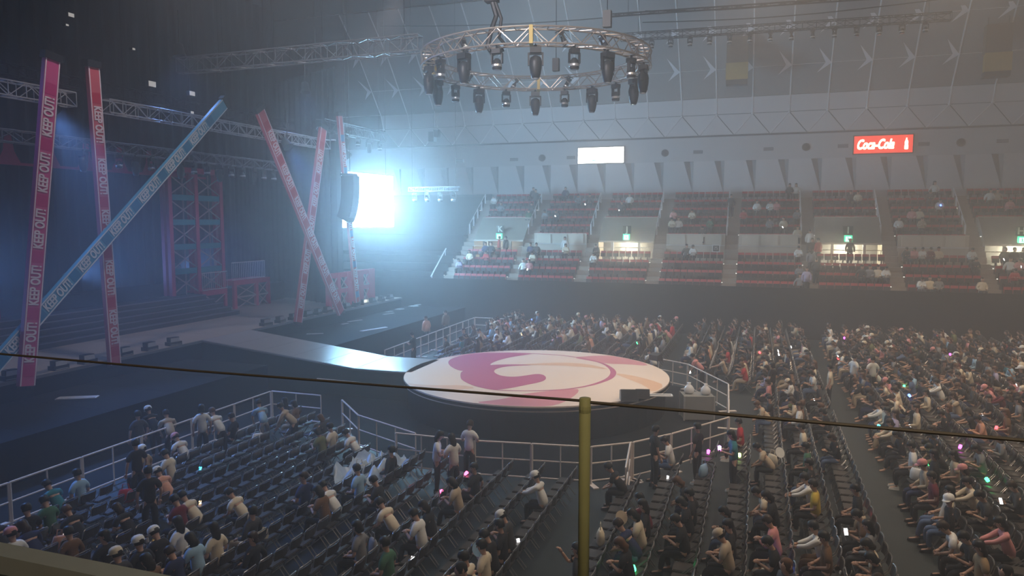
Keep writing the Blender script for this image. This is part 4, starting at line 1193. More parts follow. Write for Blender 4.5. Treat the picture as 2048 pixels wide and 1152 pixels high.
    def shoe(i):
        h_, kn, cf, an, toe = G[i]
        mb = MB(); d = (toe - an); d.z = 0; d = d.normalized(); s_ = V3(-d.y, d.x, 0); b = V3(an.x, an.y, an.z - .075)
        pts = [(-.07, .03), (-.05, .045), (.08, .05), (.17, .045), (.20, 0), (.17, -.045), (.08, -.05), (-.05, -.045), (-.07, -.03)]
        bot = [b + d * x + s_ * y for x, y in pts]; tp = [b + d * (x * .92) + s_ * (y * .8) + V3(0, 0, .10 if x < .05 else .055) for x, y in pts]
        n = len(pts); mb.v = [tuple(p) for p in bot + tp]
        mb.f = [tuple(range(n - 1, -1, -1)), tuple(range(n, 2 * n))] + [(i_, (i_ + 1) % n, n + (i_ + 1) % n, n + i_) for i_ in range(n)]; mb.m = [0] * len(mb.f)
        return mb.mesh('shoe', [M_fab])
    def hair(kind):
        mb = MB(); side = up.cross(f).normalized(); n = 12
        c = hc + up * .012 - f * .012
        rows = [(.02, .128), (.062, .118), (.093, .085), (.107, .04), (.108, -.005), (.102, -.05)]
        if kind == 'long': rows += [(.105, -.12), (.11, -.2), (.095, -.28), (.05, -.31)]
        elif kind == 'bob': rows += [(.105, -.1), (.085, -.13)]
        b = 0
        for (r_, h_) in rows:
            for i in range(n):
                a = 2 * PI * i / n
                x, y = math.cos(a) * r_ * 1.06, math.sin(a) * r_ * .92
                lim = .03 if h_ < .03 else 1
                if x > lim: x = lim - (0.0 if h_ > -.06 else .05)
                if h_ < -.06: x = min(x, -.01) - .02
                p = c + f * x + side * y + up * h_
                if h_ < -.13: p = c + f * x + side * y + up * (-.1) + V3(-.02, 0, 1) * (h_ + .1)
                mb.v.append(tuple(p))
        for k in range(len(rows) - 1):
            for i in range(n):
                j = (i + 1) % n
                mb.f.append((k * n + j, k * n + i, (k + 1) * n + i, (k + 1) * n + j)); mb.m.append(0)
        mb.f.append(tuple(range(n))); mb.m.append(0)
        t = (len(rows) - 1) * n
        mb.f.append(tuple(t + n - 1 - i for i in range(n))); mb.m.append(0)
        me = mb.mesh('hair', [M_hair], True); return me
    def cap():
        mb = MB(); side = up.cross(f).normalized(); n = 14; c = hc + up * .045
        rows = [(.118, -.02), (.116, .03), (.095, .075), (.055, .10), (.01, .108)]
        for r_, h_ in rows:
            for i in range(n):
                a = 2 * PI * i / n; mb.v.append(tuple(c + f * (math.cos(a) * r_ * 1.04) + side * (math.sin(a) * r_) + up * h_))
        for k in range(len(rows) - 1):
            for i in range(n):
                j = (i + 1) % n; mb.f.append((k * n + j, k * n + i, (k + 1) * n + i, (k + 1) * n + j)); mb.m.append(0)
        b = len(mb.v); bp_ = [(.09, .085), (.15, .075), (.19, .04), (.2, 0), (.19, -.04), (.15, -.075), (.09, -.085)]
        for dz in (-.015, -.027):
            for x, y in bp_: mb.v.append(tuple(c + f * x + side * y + up * (dz - .1 * (x - .09))))
        q = len(bp_); mb.f.append(tuple(b + q - 1 - i for i in range(q))); mb.m.append(0); mb.f.append(tuple(b + q + i for i in range(q))); mb.m.append(0)
        for i in range(q): mb.f.append((b + i, b + (i + 1) % q, b + q + (i + 1) % q, b + q + i)); mb.m.append(0)
        return mb.mesh('cap', [M_fab], True)
    P['body'] = body(1); P['body0'] = body(0)
    P['top_s'] = top(1, False); P['top_l'] = top(1, True); P['top0'] = top(0, True)
    P['trousers'] = trousers(1); P['trousers0'] = trousers(0)
    P['hair'] = {k: hair(k) for k in ('short', 'bob', 'long')}
    P['cap'] = cap(); P['shoe'] = [shoe(0), shoe(1)]
    P['hands'] = [(A[i][2] + (A[i][2] - A[i][1]).normalized() * .09) for i in (0, 1)]
    P['head'] = hc
    return P
SL = [((.43, .12, .50), (.40, .12, .085)), ((.43, -.12, .50), (.40, -.13, .085))]
SL2 = [((.44, .10, .50), (.52, .10, .085)), ((.43, -.14, .50), (.34, -.13, .085))]
TL = [((.03, .10, .49), (-.02, .11, .085)), ((.02, -.10, .49), (.0, -.12, .085))]
POSE = {
    'lap':   (build_pose('lap', .53, .05, .25, [((.02, .25, .74), (.24, .12, .66)), ((.02, -.25, .74), (.24, -.10, .66))], SL), 'sitting with hands in lap'),
    'phone': (build_pose('phone', .53, .20, .55, [((.16, .22, .74), (.36, .07, .80)), ((.16, -.22, .74), (.35, -.05, .80))], SL2), 'sitting with head bowed over hands'),
    'lean':  (build_pose('lean', .53, .62, .45, [((.30, .25, .72), (.48, .10, .60)), ((.30, -.25, .72), (.48, -.08, .60))], SL), 'sitting bent forward'),
    'back':  (build_pose('back', .53, -.16, .05, [((-.08, .27, .74), (.16, .20, .66)), ((-.05, -.27, .74), (.18, -.18, .66))], SL2), 'sitting leaning back'),
    'turn':  (build_pose('turn', .53, .02, .10, [((.04, .26, .74), (.25, .10, .68)), ((-.06, -.28, .78), (.06, -.34, .60))], SL, .9), 'sitting with head turned aside'),
    'raise': (build_pose('raise', .53, .05, .0, [((.02, .25, .74), (.24, .12, .66)), ((.22, -.24, .86), (.36, -.20, 1.08))], SL), 'sitting with one hand raised'),
    'reach': (build_pose('reach', .53, .30, .3, [((.32, .20, .86), (.55, .12, .78)), ((.33, -.18, .84), (.56, -.08, .76))], SL), 'sitting with arms stretched forward'),
    'stand': (build_pose('stand', .93, .03, .10, [((.0, .26, 1.14), (.10, .24, .90)), ((.0, -.26, 1.14), (.10, -.24, .90))], TL), 'standing upright'),
    'hold':  (build_pose('hold', .93, .06, .35, [((.10, .24, 1.14), (.32, .10, 1.18)), ((.10, -.24, 1.14), (.32, -.08, 1.18))], TL), 'standing with hands held before chest'),
    'stoop': (build_pose('stoop', .90, .75, .2, [((.42, .24, 1.02), (.55, .14, .80)), ((.42, -.24, 1.02), (.55, -.12, .80))], TL), 'standing bent forward'),
}
COL = {'black': (.018, .018, .022), 'charcoal': (.05, .05, .055), 'navy': (.02, .03, .09), 'grey': (.24, .24, .25), 'white': (.78, .77, .74), 'cream': (.72, .62, .47),
       'beige': (.50, .40, .29), 'brown': (.17, .09, .045), 'tan': (.36, .24, .13), 'maroon': (.15, .02, .035), 'red': (.50, .03, .04), 'pink': (.70, .30, .30), 'peach': (.72, .36, .24),
       'teal': (.04, .22, .26), 'light blue': (.32, .50, .66), 'olive': (.16, .17, .07), 'yellow': (.60, .42, .05), 'green': (.06, .16, .09), 'lilac': (.42, .38, .56), 'denim': (.09, .14, .26)}
HAIRC = {'black': (.012, .011, .011), 'dark brown': (.035, .018, .010), 'brown': (.11, .05, .022), 'light brown': (.24, .13, .06)}
PEOPLE = []           # dicts
def person(u, v, z, rz, pose, shirt, trou='black', hair='short', hairc='black', cap=None, long=False, sc=1.0, zone='', hold=None):
    PEOPLE.append(dict(u=u, v=v, z=z, rz=rz, pose=pose, shirt=shirt, trou=trou, hair=hair, hairc=hairc, cap=cap, long=long, sc=sc, zone=zone, hold=hold, d=math.hypot(u, v) + (0 if in_frame(u, v, z + .8, 20) else 1000), px=proj(u, v, z + .8)))
    return PEOPLE[-1]

# ================================================================== FLOOR CHAIRS
ROWS = []
def in_stage_zone(u, v):
    """inside the barriers or an aisle: no chairs"""
    w = abs(v - VC)
    if u < -16.6: return True
    if w < 5.4 and u < -14.6: return True
    if u < -3.0 and w < (8.95 if u < -9.5 else 9.0) and (u > -12.4 or w < 7.6 + (-12.4 - u) * -.55): return True
    if -3.3 < u < -.6 and w < 8.3 - (u + 3.3) * 1.55 + .6: return True
    if -.75 <= u < -.3 and w < 4.5: return True
    return False
CH = []
rowu = [-4.75 - .9 * i for i in range(12, -1, -1)] + [-3.05 + .9 * i for i in range(7)] + [4.2 + .9 * i for i in range(21)]
for ri, u in enumerate(rowu):
    v = 8.4
    while v < 47.3:
        if not in_stage_zone(u, v) and in_frame(u, v, .45, 320) and v > 9 and not (27.2 < v < 28.3 and u > -.5):
            CH.append([u, v, ri])
        v += .5
CHK = {}
for c in CH: CHK[(c[2], round(c[1] * 2))] = c
used = set()
def snap(px_, py_, z=.85, rad=6):
    p = at_z(px_, py_, z)
    best = None
    for i, (u, v, ri) in enumerate(CH):
        if i in used: continue
        x, y = proj(u, v, z)
        d = (x - px_) ** 2 + ((y - py_) * 1.3) ** 2
        if best is None or d < best[0]: best = (d, i)
    used.add(best[1]); return CH[best[1]]
def zone_of(u, v):
    if u < -4.4 and v < 23: return 'in the near left block'
    if u < -3.9: return 'behind the round stage'
    if u < 2.8 and v < 25: return 'in the near middle block'
    if u < 2.8: return 'in the far middle block'
    return 'in the near right block' if v < 26 else 'in the far right block'
def seat_px(px_, py_, pose, shirt, **k):
    u, v, ri = snap(px_, py_)
    return person(u, v, 0, PI + random.uniform(-.15, .15), pose, shirt, zone=zone_of(u, v), **k)
def stand_px(px_, py_, pose, shirt, rz=PI, zmid=.85, **k):
    p = at_z(px_, py_, zmid)
    return person(p.x, p.y, 0, rz, pose, shirt, zone=zone_of(p.x, p.y), **k)
# ---- people one can pick out near the camera
seat_px(44, 1085, 'lap', 'white', cap='pink')
seat_px(90, 1060, 'lap', 'black'); seat_px(133, 1005, 'lean', 'teal', trou='denim'); seat_px(126, 1045, 'phone', 'green')
seat_px(177, 980, 'lap', 'light blue'); seat_px(221, 1090, 'turn', 'black', hair='bob'); seat_px(255, 1128, 'lap', 'black', cap='white'); seat_px(274, 1148, 'lap', 'charcoal', cap='cream')
seat_px(303, 1112, 'phone', 'black', cap='white'); seat_px(374, 1092, 'lap', 'white', hair='long'); seat_px(390, 1128, 'phone', 'light blue', hair='long'); seat_px(442, 1110, 'lap', 'cream', hair='long')
seat_px(381, 1025, 'phone', 'maroon', hair='short'); seat_px(395, 1000, 'lean', 'cream'); seat_px(340, 980, 'lean', 'peach', cap='cream')
stand_px(300, 1010, 'stand', 'black', rz=2.6); stand_px(275, 948, 'stand', 'black', rz=2.9); stand_px(279, 882, 'stand', 'charcoal', rz=2.8)
stand_px(312, 862, 'stoop', 'black', cap='white', rz=2.8); stand_px(342, 872, 'stoop', 'beige', rz=2.6); stand_px(405, 868, 'stand', 'white', rz=2.5, hair='bob'); stand_px(444, 865, 'stoop', 'white', rz=2.9, hairc='brown')
seat_px(384, 905, 'lean', 'white', cap='pink'); seat_px(328, 930, 'phone', 'cream'); seat_px(305, 930, 'lap', 'tan', cap='white')
stand_px(529, 848, 'stoop', 'light blue', rz=2.6, trou='grey'); stand_px(590, 850, 'stoop', 'beige', rz=3.4, long=True); seat_px(706, 868, 'lean', 'white'); seat_px(680, 880, 'lap', 'cream')
seat_px(460, 838, 'lap', 'black'); seat_px(640, 880, 'phone', 'olive', hair='bob'); seat_px(502, 1018, 'lean', 'cream'); seat_px(652, 1012, 'phone', 'brown', hair='long'); seat_px(674, 1004, 'lean', 'white')
seat_px(805, 1032, 'lean', 'cream'); seat_px(836, 1060, 'phone', 'white'); seat_px(873, 1072, 'phone', 'black', hair='long'); stand_px(873, 928, 'hold', 'white', rz=.4, hair='long'); stand_px(908, 935, 'hold', 'white', rz=2.6, hair='long')
stand_px(938, 905, 'hold', 'white', rz=1.6, hairc='dark brown'); seat_px(727, 978, 'lap', 'light blue'); seat_px(748, 982, 'phone', 'black'); seat_px(732, 1090, 'lap', 'grey', hair='bob'); seat_px(770, 1120, 'lap', 'green')
seat_px(919, 1000, 'phone', 'beige', hair='long'); seat_px(935, 965, 'turn', 'black'); seat_px(1138, 1005, 'reach', 'white', cap='white', long=True); seat_px(967, 1108, 'phone', 'black'); seat_px(1011, 1085, 'lap', 'black'); seat_px(1000, 1120, 'lap', 'cream')
seat_px(1089, 1100, 'phone', 'charcoal', cap='white'); seat_px(1040, 1140, 'reach', 'cream', long=True); seat_px(960, 1145, 'lap', 'black')
stand_px(1308, 916, 'stand', 'black', rz=.5); seat_px(1282, 965, 'lean', 'black'); seat_px(1262, 1030, 'lap', 'black', hair='long'); seat_px(1278, 1070, 'phone', 'cream', hair='long'); seat_px(1250, 1120, 'phone', 'black', hairc='brown', hair='long')
seat_px(1346, 1070, 'phone', 'black'); seat_px(1363, 1034, 'phone', 'black', hair='bob'); seat_px(1390, 1038, 'lap', 'black'); seat_px(1374, 912, 'phone', 'white', trou='denim'); stand_px(1396, 910, 'stand', 'black', rz=2.8)
stand_px(1468, 926, 'hold', 'teal', rz=3.4, hair='long'); seat_px(1526, 912, 'lean', 'beige'); seat_px(1456, 1088, 'lap', 'black'); seat_px(1474, 1118, 'phone', 'beige', cap='beige'); seat_px(1542, 1026, 'phone', 'black', hair='long')
seat_px(1588, 1012, 'lean', 'cream', trou='denim'); seat_px(1622, 1002, 'lap', 'yellow'); seat_px(1643, 985, 'reach', 'white', long=True); seat_px(1656, 1098, 'reach', 'white', long=True, trou='brown'); seat_px(1562, 1128, 'phone', 'black'); seat_px(1700, 1120, 'lap', 'brown')
seat_px(1826, 1108, 'phone', 'cream', hair='bob'); seat_px(1922, 1004, 'reach', 'cream', long=True); seat_px(1806, 932, 'lap', 'white'); seat_px(1970, 926, 'phone', 'grey', hair='bob'); seat_px(1922, 938, 'lap', 'beige', hair='long')
stand_px(1868, 972, 'stand', 'black', rz=3.0, hair='bob'); seat_px(1836, 1002, 'lap', 'maroon'); seat_px(1994, 1090, 'reach', 'pink', long=True, hair='long'); seat_px(2004, 1134, 'lap', 'tan', hair='long'); seat_px(1960, 1130, 'phone', 'black')
seat_px(1740, 1010, 'lap', 'black'); seat_px(1780, 1060, 'phone', 'brown'); seat_px(1600, 930, 'lap', 'green'); seat_px(1490, 860, 'lap', 'red'); seat_px(1630, 880, 'lap', 'cream')
stand_px(1706, 752, 'stand', 'white', rz=.6); stand_px(1745, 756, 'stand', 'white', rz=2.0); stand_px(1660, 775, 'stand', 'cream', rz=3.0); stand_px(1545, 770, 'stand', 'black', rz=2.6, hair='bob')
q_ = at_u(853, 648, -18.6); person(q_.x, q_.y, 0, 2.8, 'stand', 'peach', zone='behind the round stage'); q_ = at_u(892, 636, -18.6); person(q_.x, q_.y, 0, 2.8, 'stand', 'brown', zone='behind the round stage'); stand_px(828, 700, 'hold', 'black', rz=3.0); stand_px(1405, 742, 'stoop', 'pink', rz=2.9); stand_px(1310, 732, 'stoop', 'white', rz=2.4)
# chairs pushed aside where somebody stands
blocked = set()
for p in PEOPLE:
    if p['pose'] in ('stand', 'hold', 'stoop'):
        for i, (u, v, ri) in enumerate(CH):
            if i not in used and abs(u - p['u']) < .5 and abs(v - p['v']) < .42: blocked.add(i); used.add(i)
# ---- the rest of the floor: seated crowd
rp_ = random.Random(11)
SH = ['black'] * 22 + ['charcoal'] * 8 + ['white'] * 7 + ['cream'] * 6 + ['grey'] * 4 + ['navy'] * 4 + ['beige'] * 4 + ['brown'] * 3 + ['pink'] * 3 + ['red'] * 2 + ['peach', 'maroon', 'teal', 'light blue', 'lilac', 'tan', 'olive', 'denim']
PO = ['lap'] * 4 + ['phone'] * 6 + ['lean'] * 3 + ['back'] * 2 + ['turn'] * 2 + ['raise', 'reach']
for i, (u, v, ri) in enumerate(CH):
    if i in used: continue
    z_ = zone_of(u, v)
    x, y = proj(u, v, .6)
    pr = {'in the near left block': .12, 'behind the round stage': .42, 'in the near middle block': .07, 'in the far middle block': .50, 'in the near right block': .24, 'in the far right block': .62}[z_]
    if z_ == 'in the near left block': pr = .14 if v < 15 and u < -9 else .09 if u < -9 else .035
    if z_ == 'in the near middle block' and v < 16: pr = .2
    if rp_.random() < pr:
        used.add(i)
        shc = rp_.choice(['black', 'black', 'charcoal', 'navy', 'black', 'brown']) if z_ == 'in the near left block' else rp_.choice(SH)
        po = rp_.choice(PO); hk = rp_.choice(['short', 'short', 'bob', 'long', 'long'])
        person(u, v, 0, PI + rp_.uniform(-.2, .2), po, shc, trou=rp_.choice(['black', 'black', 'charcoal', 'denim', 'navy', 'beige']), hair=hk,
               hairc=rp_.choice(['black', 'black', 'black', 'dark brown', 'dark brown', 'brown']), cap=rp_.choice(['white', 'black', 'cream', 'pink']) if rp_.random() < .1 else None,
               long=rp_.random() < .5, sc=rp_.uniform(.94, 1.04), zone=z_)
# ---- people in the far stand
def stand_seat(px_, py_, pose, shirt, **k):
    best = None
    for q, (d, u, v, z, tier, kk, s, j) in enumerate(SEATS):
        x, y = proj(u, v, z + .85)
        e = (x - px_) ** 2 + (y - py_) ** 2
        if ('s', q) in used: continue
        if best is None or e < best[0]: best = (e, q)
    used.add(('s', best[1])); d, u, v, z, tier, kk, s, j = SEATS[best[1]]
    person(u, v - .08, z, -PI / 2, pose, shirt, zone='in the %s far stand' % tier, **k)
for (x, y, sh) in [(1368, 510, 'charcoal'), (1381, 508, 'white'), (1595, 512, 'white'), (1598, 555, 'grey'), (1610, 545, 'grey'), (1722, 552, 'charcoal'), (1732, 552, 'grey'), (1748, 550, 'cream'), (1762, 552, 'white'),
                   (1817, 508, 'charcoal'), (1826, 515, 'pink'), (1840, 510, 'white'), (1853, 515, 'maroon'), (1868, 512, 'cream'), (1947, 512, 'white'), (1960, 518, 'black'), (1965, 560, 'cream'), (1840, 575, 'white'), (1852, 577, 'cream'), (1862, 575, 'grey'),
                   (2005, 515, 'black'), (2022, 512, 'black'), (2010, 530, 'white'), (2030, 535, 'pink'), (2035, 555, 'red'), (2042, 520, 'charcoal'),
                   (1078, 505, 'charcoal'), (1067, 500, 'navy'), (1135, 505, 'cream'), (1072, 520, 'cream'), (1062, 528, 'pink'), (1050, 538, 'white'), (945, 520, 'cream'), (970, 520, 'red'), (920, 520, 'lilac'), (970, 500, 'navy'), (980, 500, 'charcoal'), (1185, 505, 'charcoal'), (1182, 522, 'white'),
                   (1345, 452, 'cream'), (1358, 455, 'white'), (1335, 428, 'pink'), (1390, 425, 'cream'), (1410, 460, 'charcoal'), (1425, 455, 'green'), (1508, 418, 'white'), (1535, 418, 'white'), (1549, 420, 'pink'), (1488, 430, 'red'), (1568, 443, 'cream'), (1545, 455, 'grey'), (1595, 462, 'cream'), (1590, 432, 'grey'),
                   (1803, 455, 'white'), (1835, 448, 'beige'), (1865, 380, 'white'), (1838, 425, 'cream'), (1825, 425, 'pink'), (1880, 410, 'cream'), (1978, 390, 'white'), (1992, 395, 'beige'), (2020, 415, 'pink'), (1855, 392, 'charcoal'),
                   (1060, 430, 'green'), (1075, 430, 'charcoal'), (1090, 440, 'grey'), (1110, 435, 'charcoal'), (1130, 390, 'navy'), (1065, 390, 'charcoal'), (990, 398, 'white'), (1000, 410, 'grey'), (1260, 398, 'white'), (1245, 408, 'charcoal'), (1175, 395, 'charcoal'), (1160, 400, 'grey'), (1588, 385, 'white'), (1575, 380, 'charcoal'), (1700, 400, 'charcoal'), (1715, 398, 'cream')]:
    stand_seat(x, y, random.choice(['lap', 'phone', 'phone', 'turn', 'back']), sh, hair=random.choice(['short', 'bob', 'long']), long=random.random() < .5)
def aisle_person(px_, py_, v, z, pose, shirt, rz=-PI / 2, **k):
    p = at_v(px_, py_, v)
    person(p.x, v, z, rz, pose, shirt, zone='on the far stand stairs', **k)
aisle_person(1620, 470, 53.4, WALK + .62, 'stand', 'white', rz=PI / 2)
aisle_person(1624, 500, 52.9, WALK + .03, 'stand', 'black')
aisle_person(1637, 490, 52.8, WALK + .03, 'stand', 'red', rz=2.4)
aisle_person(1622, 530, lv(2) + .2, lz(2) + .02, 'stand', 'grey', rz=PI / 2, hair='long')
aisle_person(1632, 545, lv(1) + .2, lz(1) + .02, 'stand', 'charcoal', rz=PI / 2)
aisle_person(1613, 552, lv(0) + .25, lz(0) + .02, 'stand', 'lilac', hair='bob')
aisle_person(1072, 395, uv(4) + .2, uz(4) + .02, 'stand', 'charcoal')
aisle_person(1462, 420, uv(3) + .2, uz(3) + .02, 'stand', 'charcoal')
aisle_person(998, 480, 53.3, WALK, 'stand', 'red', rz=.3); aisle_person(1012, 482, 53.3, WALK, 'stand', 'black', rz=2.8)
aisle_person(1130, 480, 53.2, WALK, 'stand', 'white')
aisle_person(1700, 498, 53.2, WALK, 'stand', 'black', cap='peach')

# ------------------------------------------------------------------ instantiate people
PEOPLE.sort(key=lambda p: p['d'])
NI = 300
groups = {}
for p in PEOPLE[:NI]:
    P, pose_txt = POSE[p['pose']]
    ht = (p['cap'] + ' cap') if p['cap'] else (p['hairc'] + (' long hair' if p['hair'] == 'long' else ' bobbed hair' if p['hair'] == 'bob' else ' short hair'))
    p['desc'] = 'person in %s %s, %s, %s' % (p['shirt'], 'long sleeves' if p['long'] else 'top', ht, pose_txt)
# unique wording: zone, then order in the zone from the left
zones = {}
for p in PEOPLE[:NI]: zones.setdefault(p['zone'], []).append(p)
ZS = {'in the near left block': 'near left block', 'behind the round stage': 'behind round stage', 'in the near middle block': 'near middle block', 'in the far middle block': 'far middle block',
      'in the near right block': 'near right block', 'in the far right block': 'far right block', 'in the lower far stand': 'lower far stand', 'in the upper far stand': 'upper far stand', 'on the far stand stairs': 'far stand stairs'}
PT = {'lap': 'sitting', 'phone': 'sitting head bowed', 'lean': 'sitting bent forward', 'back': 'sitting back', 'turn': 'sitting head turned', 'raise': 'sitting hand raised', 'reach': 'sitting arms forward', 'stand': 'standing', 'hold': 'standing hands up', 'stoop': 'stooping'}
cnt = {}
for z, lst in zones.items():
    buckets = {}
    for p in lst:
        ht = (p['cap'] + ' cap') if p['cap'] else (p['hairc'] + (' long hair' if p['hair'] == 'long' else ' bob' if p['hair'] == 'bob' else ' hair'))
        p['key'] = '%s person in %s %s, %s, %s' % (PT[p['pose']], p['shirt'].replace(' ', '-'), 'sleeves' if p['long'] else 'top', ht.replace('dark brown', 'dark-brown'), ZS[z])
        buckets.setdefault(p['key'], []).append(p)
    for k_, b in buckets.items():
        if len(b) == 1: b[0]['label'] = k_
        else:
            b.sort(key=lambda p: p['px'][0])
            for i, p in enumerate(b): p['label'] = '%s, %s from left' % (k_, nth(i + 1))
for idx, p in enumerate(PEOPLE[:NI]):
    P, _ = POSE[p['pose']]
    r = bpy.data.objects.new('person', None); C.objects.link(r); r.empty_display_size = .2
    r.location = (p['u'], p['v'], p['z']); r.rotation_euler = (0, 0, p['rz']); r.scale = (p['sc'],) * 3
    tag(r, p['label'], 'person', 'audience and staff')
    p['obj'] = r
    link('body', P['body'], r)
    o = link('shirt', P['top_l' if p['long'] else 'top_s'], r); o.color = (*COL[p['shirt']], 1)
    o = link('trousers', P['trousers'], r); o.color = (*COL[p['trou']], 1)
    o = link('hair', P['hair'][p['hair']], r); o.color = (*HAIRC[p['hairc']], 1)
    if p['cap']:
        o = link('cap', P['cap'], r); o.color = (*COL[p['cap']], 1)
    if idx < 110:
        for i in (0, 1):
            o = link('shoe', P['shoe'][i], r); o.color = (*(COL['white'] if idx % 3 == 0 else COL['black']), 1)
# the smallest rest of the crowd, one object
pal = {}
pm = [M_skin]
def flat(kind, key, col):
    if (kind, key) not in pal:
        pal[(kind, key)] = len(pm); pm.append(mat('crowd_%s_%s' % (kind, key.replace(' ', '_')), col, .8, var=.1, scale=10))
    return pal[(kind, key)]
arrs = {k: {q: mesh_arrays(P[q]) for q in ('body0', 'top0', 'trousers0')} | {'hair': {h: mesh_arrays(P['hair'][h]) for h in P['hair']}, 'cap': mesh_arrays(P['cap'])} for k, (P, _) in POSE.items()}
items = []
for p in PEOPLE[NI:]:
    a = arrs[p['pose']]; loc = (p['u'], p['v'], p['z'])
    items.append(placed(a['body0'], loc, p['rz'], [0, 0, 0]))
    i_ = flat('top', p['shirt'], COL[p['shirt']]); items.append(placed(a['top0'], loc, p['rz'], [i_] * 3))
    i_ = flat('trousers', p['trou'], COL[p['trou']]); items.append(placed(a['trousers0'], loc, p['rz'], [i_] * 3))
    i_ = flat('hair', p['hairc'], HAIRC[p['hairc']]); items.append(placed(a['hair'][p['hair']], loc, p['rz'], [i_] * 3))
    if p['cap']: i_ = flat('top', p['cap'], COL[p['cap']]); items.append(placed(a['cap'], loc, p['rz'], [i_] * 3))
if items:
    me = stuff_mesh('far_crowd', items, pm); me.polygons.foreach_set('use_smooth', [True] * len(me.polygons))
    tag(link('far_crowd', me), 'distant seated crowd at the far floor seats and stand', 'crowd', 'audience and staff', 'stuff')

# ------------------------------------------------------------------ instantiate chairs
def chair_parts():
    seat = MB().bx(-.19, .20, -.20, .20, .415, .45).bx(-.17, .18, -.18, .18, .45, .462).mesh('seat', [M_chair])
    bk = MB(); n = 5
    for i in range(n):
        y = -.19 + .38 * i / (n - 1); x = -.235 - .03 * (1 - (2 * i / (n - 1) - 1) ** 2)
        bk.v += [(x, y, .60), (x - .035, y, .80), (x - .02, y, .60), (x - .055, y, .80)]
    for i in range(n - 1):
        a, b = 4 * i, 4 * i + 4
        bk.f += [(a, b, b + 1, a + 1), (a + 2, a + 3, b + 3, b + 2), (a + 1, b + 1, b + 3, a + 3), (a, a + 2, b + 2, b)]; bk.m += [0] * 4
    bk.f += [(0, 1, 3, 2), (4 * n - 4, 4 * n - 2, 4 * n - 1, 4 * n - 3)]; bk.m += [0, 0]
    back = bk.mesh('backrest', [M_chair])
    sf = [MB().tube([(.24, s * .215, 0.01), (.02, s * .215, .40), (-.22, s * .205, .62), (-.28, s * .20, .80), (-.285, s * .17, .83)], .012, 5).mesh('side_frame', [M_chairf]) for s in (-1, 1)]
    rl = [MB().bar((-.24, s * .195, .01), (.10, s * .195, .42), .012, 5).mesh('rear_leg', [M_chairf]) for s in (-1, 1)]
    tb = MB().tube([(-.285, -.175, .828), (-.30, -.09, .838), (-.305, 0, .84), (-.30, .09, .838), (-.285, .175, .828)], .012, 5).mesh('top_bar', [M_chairf])
    fb = MB().bar((.235, -.215, .03), (.235, .215, .03), .01, 5).mesh('foot_bar', [M_chairf])
    return [('seat', seat), ('backrest', back), ('side_frame', sf[0]), ('side_frame', sf[1]), ('rear_leg', rl[0]), ('rear_leg', rl[1]), ('top_bar', tb), ('foot_bar', fb)]
CPARTS = chair_parts()
def chair_low():
    mb = MB().bx(-.19, .20, -.20, .20, .415, .455).bx(-.29, -.25, -.19, .19, .60, .80)
    for s in (-1, 1):
        mb.bar((.24, s * .21, 0), (-.2, s * .21, .6), .014, 3, 1).bar((-.2, s * .21, .6), (-.28, s * .2, .83), .014, 3, 1).bar((-.24, s * .195, 0), (.1, s * .195, .42), .014, 3, 1)
    mb.bar((-.285, -.2, .835), (-.285, .2, .835), .016, 4, 1)
    return mb.mesh('folding_chair_low', [M_chair, M_chairf])
rowcount = {}
order = sorted([i for i in range(len(CH)) if i not in blocked and in_frame(CH[i][0], CH[i][1], .5, 20)], key=lambda i: math.hypot(CH[i][0], CH[i][1]))
keep = set(order[:300])
bz = {}; outside = []
for i in sorted(range(len(CH)), key=lambda i: (CH[i][2], CH[i][1])):
    u, v, ri = CH[i]
    if i in blocked: continue
    z_ = zone_of(u, v)
    if in_frame(u, v, .5, 20): bz.setdefault((z_, ri), []).append(i)
    else: outside.append(i)
zr = {}
for (z_, ri) in sorted(bz): zr.setdefault(z_, []).append(ri)
clow = mesh_arrays(chair_low()); items = []
for (z_, ri), lst in bz.items():
    rn = zr[z_].index(ri) + 1
    for j, i in enumerate(lst):
        u, v, _ = CH[i]
        jr = random.uniform(-.05, .05)
        if i in keep:
            r = bpy.data.objects.new('folding_chair', None); C.objects.link(r); r.empty_display_size = .2
            r.location = (u, v, 0); r.rotation_euler = (0, 0, PI + jr)
            tag(r, 'dark folding chair, %s, %s row from left, %s from near end' % (ZS[z_], nth(rn), nth(j + 1)), 'chair', 'folding chairs on the floor')
            for nm, me in CPARTS: link(nm, me, r)
        else:
            items.append(placed(clow, (u, v, 0), PI + jr))
for i in outside: items.append(placed(clow, (CH[i][0], CH[i][1], 0), PI))
tag(link('folding_chair_rows', stuff_mesh('folding_chair_rows', items, [M_chair, M_chairf])), 'rows of dark folding chairs farther back on the floor', 'chairs', 'folding chairs on the floor', 'stuff')

# ------------------------------------------------------------------ phones, glow sticks, bags, fans
GC = {'white': (1, .97, .95), 'magenta': (.9, .08, .75), 'red': (1, .05, .06), 'cyan': (.05, .75, 1), 'green': (.05, 1, .25), 'blue': (.10, .2, 1), 'purple': (.55, .2, 1), 'lime': (.6, 1, .25), 'orange': (1, .6, .25), 'pink': (1, .08, .25)}
gn = {}
def chair_top(px_, py_):
    best = None
    for i, (u, v, ri) in enumerate(CH):
        if i in used: continue
        x, y = proj(u, v, .5); e = (x - px_) ** 2 + (y - py_) ** 2
        if best is None or e < best[0]: best = (e, i)
    used.add(best[1]); u, v, _ = CH[best[1]]
    return Vector((u, v, .466))
def near_person(px_, py_):
    best = None
    for p in PEOPLE:
        if p.get('lit'): continue
        h = POSE[p['pose']][0]['hands'][1]
        q = Matrix.Rotation(p['rz'], 3, 'Z') @ h * p['sc'] + Vector((p['u'], p['v'], p['z']))
        x, y = proj(*q)
        e = (x - px_) ** 2 + (y - py_) ** 2
        if best is None or e < best[0]: best = (e, q, p)
    return best
